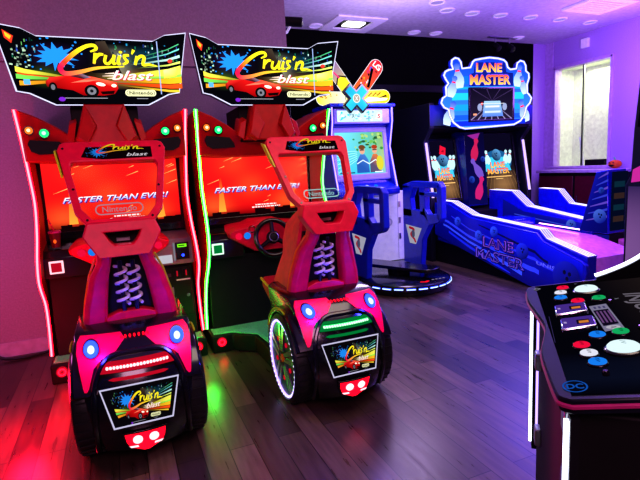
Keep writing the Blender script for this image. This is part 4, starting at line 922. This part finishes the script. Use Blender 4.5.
# edge LEDs
for s, xx in ((-1, 3.845), (1, 5.535)):
    b = MB(); b.tube([(xx, 5.440, 1.58), (xx, 5.300, .86)], .016, 8); ch = b.build('edge_light', 'led_violet', t)
    b = MB(); b.tube([(xx, 5.426, 1.58), (xx, 5.286, .86)], .009, 8); b.build('edge_core', 'edge_lilac', ch)
# glowing sign
YM = 5.20
Z0 = [(290, 35), (245, 42), (207, 50), (195, 60), (182, 92), (135, 98), (128, 62), (115, 44), (97, 40), (80, 52), (77, 75), (86, 102), (62, 106), (44, 116), (36, 136), (46, 158), (60, 180), (46, 200), (48, 248), (28, 262), (20, 288), (36, 314), (60, 326), (66, 360), (85, 400), (118, 428), (150, 438), (300, 434), (440, 428), (480, 408), (504, 375), (516, 325), (538, 302), (547, 272), (532, 252), (520, 240), (518, 190), (530, 152), (528, 126), (510, 110), (508, 78), (496, 56), (475, 50), (456, 65), (450, 97), (415, 102), (398, 90), (390, 62), (375, 48), (340, 39)]
zx = lambda X: 3.915 + (X - 20) / 347.0
zz = lambda X, Y: 2.645 - (Y - 35 - .03 * (X - 290)) / 450.0
sil = [(zx(a), zz(a, c)) for a, c in Z0]
b = MB(); b.loft([[(x, YM + .06, z) for x, z in sil], [(x, YM, z) for x, z in sil]]); sgn = b.build('glow_sign', 'blue_plastic', t)
A = Art(facing(YM), h=.001)
A.poly(sil, [mix(rgb(20, 60, 235), rgb(60, 140, 250), (c - 40) / 400) for a, c in Z0])
A.tf = lambda X, Y: (zx(X), zz(X, Y))
for y, h_, c in ((140, 45, rgb(20, 110, 220)), (200, 14, rgb(30, 160, 235)), (235, 40, rgb(40, 190, 240)), (300, 36, rgb(30, 150, 235)), (360, 30, rgb(30, 90, 230))): A.rect(80, 500, y, y + h_, c)
for q in ((120, 160, 105), (100, 200, 60)): pass
for (x, y, s, a) in ((100, 120, 150, 8), (70, 180, 130, -14), (55, 330, 150, -18), (480, 120, 140, -8), (510, 175, 120, 14), (512, 330, 150, 18)):
    pr = Art  # picture-space pins (y down -> rotate 180)
    pin(A, x + (18 if x < 290 else -18), y + 20, -s, -a, (rgb(190, 215, 250), rgb(30, 70, 220)), rgb(240, 30, 70)) if False else pin(A, x + (14 if x < 290 else -14), y + 18, -s * .92, -a, [rgb(200, 225, 255), rgb(40, 80, 230)], rgb(245, 40, 80))
A.rect(70, 510, 395, 425, rgb(22, 50, 215))
A.poly([(207, 62), (380, 60), (392, 118), (432, 122), (432, 198), (172, 198), (172, 130), (200, 122)], rgb(20, 30, 130))
for d, ca, cb_ in ((5, rgb(40, 70, 220), rgb(40, 70, 220)), (0, rgb(255, 205, 90), rgb(250, 70, 70))):
    A.text('LANE', 214 - d, 364 + d, 118 + d, 66 - d, ca, cb_, 0, .035); A.text('MASTER', 178 - d, 416 + d, 190 + d, 132 - d, ca, cb_, 0, .035)
A.line([(zx_, zy_) for zx_, zy_ in Z0], 14, rgb(120, 130, 255), True); A.line(Z0, 7, rgb(240, 235, 255), True)
A.out('sign_face', 'art_sign', sgn, 'glowing blue sign face with orange lettering')
b = MB(); fo = [(zx(a), zz(a, c)) for a, c in ((168, 204), (436, 204), (436, 404), (168, 404))]; fi = [(zx(a), zz(a, c)) for a, c in ((178, 213), (424, 213), (424, 392), (178, 392))]
b.frame(fo, fi, lambda p: (p[0], YM, p[1]), lambda p: (p[0], YM - .025, p[1])); b.build('monitor_bezel', 'black_gloss', sgn, .004)
A = Art(facing(YM - .017), h=.0008); A.tf = lambda X, Y: (zx(X), zz(X, Y))
A.grid(178, 424, 392, 213, 10, 8, lambda u, v: mix(rgb(40, 30, 60), rgb(22, 16, 40), v))
for k in range(7): A.line([(300, 290), (180 + k * 40, 392)], [2, 6], [rgb(60, 60, 90), rgb(150, 140, 190)]); 
for k in range(4): A.line([(300, 285), (190 + k * 80, 215)], [1, 4], rgb(80, 60, 110))
A.poly([(255, 285), (350, 285), (368, 375), (245, 375)], [rgb(160, 200, 240), rgb(160, 200, 240), rgb(90, 130, 230), rgb(90, 130, 230)])
A.rect(262, 345, 312, 322, rgb(230, 225, 240)); A.rect(258, 352, 342, 354, rgb(200, 215, 250)); A.ell(230, 320, 14, 22, rgb(150, 160, 200), 12); A.ell(376, 320, 14, 22, rgb(150, 160, 200), 12); A.ell(242, 300, 7, 9, rgb(225, 60, 60), 8); A.rect(192, 212, 355, 366, rgb(240, 160, 130)); A.line([(235, 300), (372, 300)], 3, rgb(230, 230, 240))
A.out('sign_monitor', 'art_screen', sgn, 'small monitor set in the sign')

# lanes, rails, side panels
def railpart(x0, x1, pts, name='lane_rail', tail=None):
    """pts: (Y,z) along the top; body hangs below the top line"""
    b = MB(); poly = pts + [(pts[-1][0], max(.05, pts[-1][1] - .30)), (pts[0][0], .30)]
    b.prism(poly, 'x', x0, x1); o = b.build(name, 'lane_blue', t, .006)
    b = MB()
    for (y0, z0), (y1, z1) in zip(pts[:-1], pts[1:]):
        b.loft([[(x0 - .004, y0, z0), (x1 + .004, y0, z0), (x1 + .004, y0, z0 + .012), (x0 - .004, y0, z0 + .012)], [(x0 - .004, y1, z1), (x1 + .004, y1, z1), (x1 + .004, y1, z1 + .012), (x0 - .004, y1, z1 + .012)]])
    b.build('rail_cap', 'rail_top', o)
    b = MB()
    n = 4
    for k in range(n):
        xx = x0 + (x1 - x0) * (k + .5) / n
        for (y0, z0), (y1, z1) in zip(pts[:-1], pts[1:]): b.loft([[(xx - .0045, y0, z0 + .0125), (xx + .0045, y0, z0 + .0125), (xx + .0045, y0, z0 + .015), (xx - .0045, y0, z0 + .015)], [(xx - .0045, y1, z1 + .0125), (xx + .0045, y1, z1 + .0125), (xx + .0045, y1, z1 + .015), (xx - .0045, y1, z1 + .015)]])
    b.build('rail_light', 'rail_led', o, label='white LED lines along the rail')
    return o
FR = [(5.24, .815), (4.957, .812), (4.566, .672), (3.571, .595), (3.483, .515), (3.02, .40)]
MRr = [(5.16, .905), (4.757, .897), (4.508, .717), (3.60, .600)]
BR = [(5.04, .880), (4.72, .868), (4.54, .690), (3.58, .600)]
railpart(3.865, 3.985, FR); railpart(4.66, 4.80, MRr); railpart(5.43, 5.55, BR)
# front side panel, slanted underside
pts = [(5.24, .80), (4.957, .80), (4.566, .66), (3.571, .583), (3.483, .503), (3.06, .375), (3.0, .34), (2.985, .27), (3.02, .16), (3.25, .03), (3.66, .015), (5.12, .355), (5.24, .38)]
b = MB(); b.prism(pts, 'x', 3.82, 3.864); spn = b.build('outer_panel', 'lane_blue', t, .008, label='long blue side panel with lettering')
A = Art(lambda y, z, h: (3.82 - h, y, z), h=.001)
def inside(y): return None
zt = lambda y: interp(-y, [-5.24, -4.957, -4.566, -3.571, -3.483, -3.06, -3.0], [.80, .80, .66, .583, .503, .375, .34])
zb = lambda y: interp(y, [2.99, 3.02, 3.25, 3.66, 5.12, 5.24], [.27, .16, .03, .015, .355, .38])
ys = [5.22 - k * (5.22 - 3.03) / 40 for k in range(41)]
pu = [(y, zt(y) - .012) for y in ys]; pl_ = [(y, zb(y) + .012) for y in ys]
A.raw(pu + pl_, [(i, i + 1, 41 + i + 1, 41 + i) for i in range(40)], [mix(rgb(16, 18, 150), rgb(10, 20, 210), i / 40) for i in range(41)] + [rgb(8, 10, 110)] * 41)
# swooshes follow the panel
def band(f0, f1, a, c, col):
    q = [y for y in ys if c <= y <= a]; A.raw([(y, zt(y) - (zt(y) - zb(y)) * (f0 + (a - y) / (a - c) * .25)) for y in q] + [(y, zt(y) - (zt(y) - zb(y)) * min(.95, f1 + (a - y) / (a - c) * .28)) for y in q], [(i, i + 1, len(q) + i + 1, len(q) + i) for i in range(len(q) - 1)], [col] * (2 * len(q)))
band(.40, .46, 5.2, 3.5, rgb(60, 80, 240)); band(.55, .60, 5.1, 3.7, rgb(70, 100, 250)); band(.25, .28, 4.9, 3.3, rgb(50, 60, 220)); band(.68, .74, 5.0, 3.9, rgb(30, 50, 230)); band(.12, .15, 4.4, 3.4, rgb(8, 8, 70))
ball(A, 4.77, .59, .060); ball(A, 4.40, .46, .06); ball(A, 4.15, .53, .06); ball(A, 3.74, .37, .085, rgb(40, 60, 210), rgb(8, 10, 90))
def ptext(txt, ya, za, yb, zb_, h, col, bold=.03):   # from (ya,za) to (yb,zb) along the panel, reading toward -Y
    A.textrot(txt, ya, za, yb - ya, zb_ - za, 0, h, col, 0, bold)
for d, c in ((.012, rgb(8, 8, 60)), (0, rgb(150, 90, 190))):
    ptext('LANE', 4.32 + d, .345 - d, 3.86 - d, .328 - d, .115 + 2 * d, c); ptext('MASTER', 4.44 + d, .205 - d, 3.71 - d, .165 - d, .115 + 2 * d, c if d else rgb(130, 95, 205))
c = rgb(20, 14, 90); ptext('LANE', 4.30, .354, 3.88, .338, .095, c, .0); ptext('MASTER', 4.42, .214, 3.73, .175, .095, c, .0)
ptext('UNIS', 3.55, .262, 3.32, .238, .035, rgb(120, 130, 235), .01)
ball(A, 3.20, .20, .15, rgb(24, 34, 170), rgb(6, 6, 60))
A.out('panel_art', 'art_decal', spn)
# plinth
b = MB(); b.box(3.90, 5.50, 3.3, 6.15, 0, .30); b.box(3.90, 5.50, 5.0, 5.6, .3, .66); b.build('plinth', 'black_matte', t)
# lanes
for x0, x1 in ((3.985, 4.66), (4.80, 5.43)):
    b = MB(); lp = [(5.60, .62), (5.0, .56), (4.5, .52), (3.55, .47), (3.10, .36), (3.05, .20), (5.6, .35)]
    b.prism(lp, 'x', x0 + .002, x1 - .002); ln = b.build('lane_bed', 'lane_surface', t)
    b = MB(); b.box(x0 + .01, x1 - .01, 4.35, 4.75, .52, .60); b.build('lane_bumper', 'lane_blue', ln, .01)
    b = MB()
    for xx in (x0 + .006, x1 - .006): b.tube([(xx, 4.3, .535), (xx, 3.55, .505)], .006, 6)
    b.build('lane_fill', 'led_pink', ln)  # pink glowing tubes added to light the lane surface
# middle divider art with balls
A = Art(lambda y, z, h: (4.658 - h, y, z), h=.001)
A.poly([(4.9, .80), (4.55, .66), (3.62, .58), (3.62, .48), (4.9, .56)], [rgb(20, 24, 170), rgb(20, 24, 170), rgb(40, 40, 220), rgb(24, 28, 190), rgb(16, 20, 140)])
ball(A, 3.86, .55, .065, rgb(90, 130, 250), rgb(20, 30, 170)); A.line([(4.7, .62), (3.62, .51)], .012, rgb(70, 90, 240)); A.out('divider_print', 'art_dim', t)
# pedestal at the near end of the divider
b = MB(); pe_ = [(3.74, .50), (3.56, 1.14), (3.43, 1.165), (3.40, .50)]
b.prism(pe_, 'x', 4.64, 4.92); pdl = b.build('ball_console', 'lane_blue', t, .008, label='tall blue console at the lane end')
A = Art(lambda y, z, h: (4.64 - h, y, z), h=.001)
A.poly([(3.735, .505), (3.56, 1.13), (3.435, 1.155), (3.405, .505)], [rgb(20, 20, 150), rgb(30, 36, 200), rgb(20, 26, 170), rgb(14, 14, 120)])
for k in range(7): z = .62 + k * .075; A.poly([(3.70 - (z - .5) * .29, z), (3.42, z + .05), (3.42, z + .075), (3.69 - (z - .5) * .29, z + .012)], rgb(70, 80, 240) if k % 2 else rgb(120, 90, 230))
ball(A, 3.50, .68, .075, rgb(90, 130, 250), rgb(20, 30, 170)); ball(A, 3.49, .95, .035); A.out('console_print', 'art_dim', pdl)
A = Art(facing(3.399), h=.001); A.rect(4.66, 4.90, .53, 1.14, rgb(10, 20, 50))
for k in range(4): A.rect(4.70, 4.86, .62 + k * .12, .68 + k * .12, rgb(20, 60, 80) if k % 2 else rgb(70, 50, 50))
A.out('console_labels', 'art_dim', pdl)
b = MB(); b.box(4.67, 5.02, 3.40, 3.60, .21, .495); bx = b.build('ball_box', 'black_matte', t, .01)
A = Art(lambda y, z, h: (4.67 - h, y, z), h=.001); A.rect(3.41, 3.59, .22, .485, rgb(24, 26, 150)); ball(A, 3.50, .37, .06); A.out('box_print', 'art_dim', bx)
b = MB(); b.box(4.1, 4.4, 2.96, 3.06, .02, .20); b.box(4.55, 5.4, 2.96, 3.22, .0, .20); b.build('end_skirt', 'lane_blue', t, .01)

# ------------------------------------------------------------------ fighting-game console at right front
P0 = Vector((.645, .55, .95)); E1 = Vector((.674, .739, 0)); E2h = Vector((.739, -.674, 0)); ta = R(9)
E2 = E2h * math.cos(ta) + Vector((0, 0, math.sin(ta))); EN = E1.cross(E2); 
if EN.z < 0: EN = -EN
t = thing('fighting_game_console', 'black fighting arcade console with coloured buttons and white light strips', 'arcade machine', (.95, .65, 0))
dk = lambda u, v, h: tuple(P0 + E1 * u + E2 * v + EN * h)
ed = crom([(-.012, .018), (.0, .003), (.02, -.003), (.12, -.008), (.206, -.009), (.28, .002), (.36, .013), (.45, .006), (.584, -.009), (.68, -.008), (.725, -.002), (.740, .012)], 4)
deck = ed + [(.742, .10), (.742, .56), (-.012, .56), (-.012, .10)]
b = MB(); b.loft([[dk(u, v, -.03) for u, v in deck], [dk(u, v, -.003) for u, v in deck]]); dkp = b.build('control_deck', 'deck_black', t, .003)
b = MB(); b.tube([dk(u, v, -.016) for u, v in [(-.012, .56)] + ed + [(.742, .56)]], .0045, 6); b.build('deck_edge', 'pink_panel', dkp)
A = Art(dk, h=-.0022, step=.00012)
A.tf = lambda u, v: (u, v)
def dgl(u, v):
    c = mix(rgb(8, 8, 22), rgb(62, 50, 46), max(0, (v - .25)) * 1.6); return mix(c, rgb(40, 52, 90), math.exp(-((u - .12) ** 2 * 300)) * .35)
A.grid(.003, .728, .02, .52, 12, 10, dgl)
ucol = rgb(30, 100, 200)
# round blue emblem with two letters (reading toward +v)
n = 24; A.line([(.036 + .0215 * math.cos(2 * math.pi * k / n), .030 + .0185 * math.sin(2 * math.pi * k / n)) for k in range(n)], .003, ucol, True)
A.textrot('DC', .026, .010, .002, .040, .024, .0, ucol, 0, .03) if False else A.textrot('DC', .026, .0165, .0, .027, .020, .0, ucol, 0, .03)
A.poly([(.695, .012), (.712, .022), (.695, .034), (.680, .022)], rgb(150, 150, 165)); A.poly([(.695, .017), (.704, .022), (.695, .029), (.687, .022)], rgb(40, 40, 60))
# title lettering and tag panel
A.textrot('INJUSTICE', .56, .205, -.34, .0, .0, .05, rgb(130, 122, 135), .1, .02);
tq = [(.478, .125), (.488, .165), (.305, .165), (.290, .125)]
A.poly(tq, rgb(150, 145, 175)); A.poly([(.44, .128), (.445, .161), (.335, .161), (.325, .129)], rgb(30, 20, 45))
for k in range(3): A.rect(.452, .470, .133 + k * .010, .138 + k * .010, rgb(90, 86, 130))
for k in range(4): A.line([(.43, .134 + k * .008), (.345, .133 + k * .008)], .004, rgb(130, 90, 150))
A.ell(.312, .145, .012, .014, rgb(210, 205, 220), 14); A.line([(.306, .139), (.312, .151), (.318, .142)], .003, rgb(60, 40, 70))
for u, v, s in ((.705, .125, .6), (.50, .098, .8), (.232, .055, 1), (.25, .20, 1), (.52, .19, .8)): A.line([(u, v), (u - .006 * s, v + .008 * s), (u - .010 * s, v), (u - .002 * s, v + .012 * s)], .003 * s, rgb(150, 150, 165))
A.line([(.42, .028), (.24, .022)], .0015, rgb(70, 60, 110))
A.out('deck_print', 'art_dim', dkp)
def dbutton(u, v, mt, nm, txt='PLAY'):
    o3 = Vector(dk(u, v, 0)); b = MB(); b.lathe(o3 - EN * .003, EN, [(.0178, 0), (.0178, .004), (.0155, .0062)], 22); o = b.build('push_button', 'black_gloss', t, .0005)
    b = MB(); b.lathe(o3 + EN * .002, EN, [(.0155, 0), (.0155, .0035), (.0135, .0050), (.002, .0050)], 22); b.build('button_cap', mt, o, label=nm + ' lit button cap')
    A = Art(lambda a, c, h: tuple(o3 + EN * (.0072 + h) + E1 * -a + E2 * c), h=.0002); A.line([(-.009, -.002), (-.005, .004), (-.002, -.003), (.002, .004), (.005, -.002), (.009, .003)], .0022, K_); A.out('button_print', 'art_dim', o)
for u, v, mt, nm, tx in ((.660, .089, 'button_red', 'red', 'ATK'), (.612, .078, 'button_white', 'white', 'JMP'), (.563, .072, 'button_blue', 'blue', 'SPC'), (.519, .107, 'button_red', 'red', 'GRD'), (.528, .157, 'button_green', 'green', 'START'), (.263, .106, 'button_blue', 'blue', 'GRD'), (.272, .151, 'button_green', 'green', 'START'), (.210, .068, 'button_red', 'red', 'ATK'), (.166, .074, 'button_white', 'white', 'JMP'), (.122, .081, 'button_blue', 'blue', 'SPC')):
    dbutton(u, v, mt, nm, tx)
for u, v in ((.614, .142), (.180, .136)):
    o3 = Vector(dk(u, v, 0)); b = MB(); b.lathe(o3 - EN * .003, EN, [(.034, 0), (.034, .005), (.030, .008)], 28); o = b.build('dome_button', 'black_gloss', t)
    b = MB(); b.lathe(o3 + EN * .004, EN, [(.0290, 0), (.0285, .004), (.025, .0075), (.017, .0100), (.006, .0112)], 28); b.build('dome', 'dome_white', o, label='large white lit dome')
    A = Art(lambda a, c, h: tuple(o3 + EN * (.0155 + h) + E1 * -a + E2 * c), h=.0002); A.line([(-.008, -.004), (-.003, .005), (.002, -.003), (.008, .004)], .0022, rgb(120, 160, 160)); A.out('dome_print', 'art_dim', o)
for u in (.430, .322):
    b = MB(); q = [(u + .036, .046), (u + .044, .118), (u - .022, .114), (u - .036, .042)]
    b.loft([[dk(a, c, -.003) for a, c in q], [dk(a, c, .012) for a, c in q]]); cd = b.build('card_dispenser', 'chrome', t, .003)
    A = Art(dk, h=.0125, step=.0002); A.poly([(a * .88 + u * .12 + .005, c * .9 + .008) for a, c in q], rgb(92, 62, 165)); A.poly([(u + .018, .078), (u + .020, .104), (u - .006, .102), (u - .010, .076)], rgb(30, 18, 40)); A.poly([(u + .010, .082), (u + .012, .102), (u - .004, .101), (u - .006, .081)], rgb(240, 150, 70)); A.rect(u - .002, u + .010, .051, .057, rgb(190, 170, 230)); A.out('dispenser_face', 'art_dim', cd)
for u, v in ((.075, .085), (.49, .175), (.29, .192), (.70, .15)):
    o3 = Vector(dk(u, v, 0)); b = MB(); b.lathe(o3 - EN * .003, EN, [(.006, 0), (.006, .006), (.004, .010)], 12); b.build('deck_screw', 'black_gloss', t)
# body below the deck
def bx(u0, u1, v0, v1, z0, z1):
    return [[tuple(Vector((P0.x, P0.y, 0)) + E1 * u + E2h * v + Vector((0, 0, z))) for u, v in ((u0, v0), (u1, v0), (u1, v1), (u0, v1))] for z in (z0, z1)]
b = MB(); b.loft(bx(.02, .71, .03, .56, 0, .915)); bo = b.build('cabinet_body', 'black_matte', t, .006)
A = Art(lambda u, z, h: tuple(Vector((P0.x, P0.y, 0)) + E1 * u + E2h * (.029 - h) + Vector((0, 0, z))), h=.001)
A.grid(.69, .04, .1, .88, 6, 6, lambda u, v: mix(rgb(20, 5, 14), rgb(95, 14, 50), max(0, 1 - abs(u - .75) * 3) * v))
for k in range(5): A.poly([(.08 + k * .02, .2 + k * .12), (.16, .24 + k * .12), (.10, .30 + k * .12)], rgb(150, 30, 70) if k % 2 else rgb(90, 60, 110))
A.out('front_art', 'art_matte', bo)
for u, v, z0, z1 in ((.728, .008, .44, .895), (.004, .010, .25, .915)):
    b = MB(); b.loft(bx(u - .014, u + .014, v + .008, .032, z0 - .02, z1)); ch = b.build('strip_channel', 'dark_panel', t)
    b = MB(); b.loft(bx(u - .006, u + .006, v, v + .0075, z0, z1 - .01)); b.build('light_strip', 'led_white', ch, label='bright white light strip')
for u, z in ((.60, .74), (.58, .52), (.04, .865)):
    b = MB(); b.loft(bx(u - .02, u + .02, .012, .03, z, z + .05)); b.build('corner_bracket', 'steel', t, .004)
b = MB(); b.loft(bx(.66, .672, .022, .03, .52, .89)); b.build('second_strip', 'led_violet', t)
# far side panel with lit curve
cv = crom([(.18, .012), (.21, .020), (.26, .038), (.30, .062), (.34, .105), (.36, .16), (.37, .30), (.37, .75)], 5)
b = MB(); q = [(.56, -.12), (.18, -.03)] + cv + [(.56, .78)]
q3 = lambda u, v, z: tuple(Vector((P0.x, P0.y, .95)) + E1 * u + E2h * v + Vector((0, 0, z + v * math.tan(ta))))
b.loft([[q3(.705, v, z) for v, z in q], [q3(.728, v, z) for v, z in q]]); b.build('far_wing', 'black_gloss', t)
b = MB(); b.tube([q3(.716, v - .002, z + .004) for v, z in cv], .0045, 8); b.build('wing_light', 'led_white', t, label='curved white light edge')
b = MB(); b.loft([[q3(.0, v, z) for v, z in q], [q3(.02, v, z) for v, z in q]]); b.build('near_wing', 'black_gloss', t)
b = MB(); b.loft([[q3(u, .56, -.12), q3(u, .56, .78), q3(u, .75, .78), q3(u, .75, -.95)] for u in (.0, .728)]); b.build('monitor_housing', 'black_matte', t)
A = Art(lambda u, z, h: q3(u, .558 - h, z), h=.001); A.rect(.66, .07, .12, .70, rgb(20, 10, 40)); A.rect(.60, .12, .18, .62, rgb(60, 20, 80)); A.out('monitor', 'art_dim', t)

# ------------------------------------------------------------------ tall cabinet at the right picture edge
t = thing('tall_arcade_cabinet', 'tall dark arcade cabinet with pink glowing side at the right picture edge', 'arcade machine', (4.0, 2.2, 0))
b = MB(); sp = [(2.56, 0), (2.58, 1.08), (2.54, 1.16), (2.53, 1.50), (2.50, 1.90), (1.95, 1.90), (1.95, 1.2), (1.85, 1.0), (1.85, 0)]
b.prism(sp, 'x', 3.69, 4.30); bd = b.build('cabinet_body', 'black_matte', t, .01)
A = Art(lambda y, z, h: (3.69 - h, y, z), h=.001)
A.grid(2.55, 1.9, .10, 1.07, 6, 8, lambda u, v: mix(rgb(70, 50, 110), rgb(150, 105, 175), math.sin(3.1 * v) * (1 - u * .5)))
A.poly([(2.53, 1.10), (2.40, 1.12), (2.40, 1.26), (2.52, 1.20)], rgb(240, 60, 190)); A.poly([(2.5, 1.52), (1.96, 1.52), (1.96, 1.86), (2.47, 1.86)], [rgb(14, 8, 26), rgb(70, 12, 40), rgb(30, 8, 40), rgb(14, 8, 30)]); A.rect(2.40, 2.1, 1.70, 1.80, rgb(40, 60, 160))
A.out('side_art', 'art_dim', bd)

# ------------------------------------------------------------------ lights
def lamp(name, kind, loc, col, e, size=.2, target=None, spot=None, sy=None):
    l = bpy.data.lights.new(name, kind); l.color = col; l.energy = e
    o = bpy.data.objects.new(name, l); COL.objects.link(o); o.location = loc
    if kind == 'AREA':
        l.size = size
        if sy: l.shape = 'RECTANGLE'; l.size_y = sy
    else: l.shadow_soft_size = size
    if kind == 'SPOT': l.spot_size = R(spot or 60); l.spot_blend = .6
    if target is not None: o.rotation_euler = (Vector(target) - Vector(loc)).to_track_quat('-Z', 'Y').to_euler()
    return o
lamp('room_light', 'AREA', (1.9, 1.3, 3.1), (1.0, .76, .64), 42, 1.6, (1.9, 1.6, 0))
lamp('front_fill', 'AREA', (-.3, -1.2, 2.9), (1.0, .46, .70), 80, 1.5, (.45, 2.8, .9))  # added fill for the seat backs facing the camera
lamp('violet_fill', 'POINT', (5.9, 4.3, 2.45), (.36, .13, 1.0), 96, .35)  # added violet fill for ceiling and wall, hung without a fixture
lamp('violet_fill_center', 'POINT', (4.3, 3.2, 2.45), (.40, .15, 1.0), 66, .35)  # second added violet fill, nearer the room's middle
lamp('lavender_fill', 'POINT', (3.0, 4.6, 2.35), (.72, .54, 1.0), 62, .3)  # added fill that lightens the ceiling near the vent
lamp('blue_floor_fill', 'POINT', (3.3, 3.6, .7), (.06, .06, 1.0), 13, .6)  # added fill for the blue cast on the floor by the platform
lamp('red_floor_fill', 'POINT', (-.60, 2.85, .26), (1.0, .004, .03), 30, .10)  # added fill spreading the red neon glow over the floor
lamp('magenta_wall_fill', 'POINT', (-1.3, 3.2, 1.2), (.95, .22, .75), 17, .2)  # added fill that tints the left wall pink, not a fixture
lamp('green_floor_fill', 'POINT', (.47, 3.25, .22), (.02, 1.0, .06), 3.2, .04)  # added fill for the green neon's streak on the floor
for x in (-.185, .195, .885, 1.265): lamp('seat_blue_fill', 'POINT', (x, 2.25, .62), (.03, .03, 1.0), 3.2, .02)  # added points spreading the blue lamps' glow over the rear bodies
lamp('lane_fill', 'AREA', (4.4, 3.9, 2.0), (.16, .11, 1.0), 42, 1.0, (4.4, 4.1, .4))  # added blue-violet fill over the lanes, not a hung lamp
lamp('lane_blue_fill', 'POINT', (3.2, 3.0, 1.1), (.04, .05, 1.0), 17, .6)  # added fill that deepens the blue around the bowling machine
lamp('lane_pink_fill', 'POINT', (4.35, 3.35, .85), (1.0, .32, .78), 4.2, .08)  # added fill for the pink patch at the near lane end
lamp('alcove_light', 'AREA', (7.3, 5.55, 2.72), (1.0, 1.0, .78), 14, .4, (7.3, 5.55, 0), sy=.9)
w = bpy.data.worlds.new('World'); sc.world = w; w.use_nodes = True
w.node_tree.nodes['Background'].inputs[0].default_value = (.35, .22, .5, 1); w.node_tree.nodes['Background'].inputs[1].default_value = .03

# ------------------------------------------------------------------ camera
import mathutils
f = 481.0
def nv(v): return Vector(v).normalized()
Yc = nv((115 - 320, 240 - 177, -f)); X0 = nv((1490 - 320, 240 - 105, -f)); Xc = (X0 - Yc * X0.dot(Yc)).normalized(); Zc = Xc.cross(Yc)
M = Matrix((Xc, Yc, Zc))                        # camera axes -> world
cam = bpy.data.cameras.new('camera'); co = bpy.data.objects.new('camera', cam); COL.objects.link(co)
co.matrix_world = Matrix.Translation((0, 0, 1.35)) @ M.to_4x4()
cam.sensor_fit = 'HORIZONTAL'; cam.sensor_width = 36.0; cam.lens = f / 640 * 36.0; cam.clip_start = .02
sc.camera = co
sc.view_settings.view_transform = 'Standard'; sc.view_settings.look = 'Medium High Contrast'; sc.view_settings.exposure = 0; sc.view_settings.gamma = 1
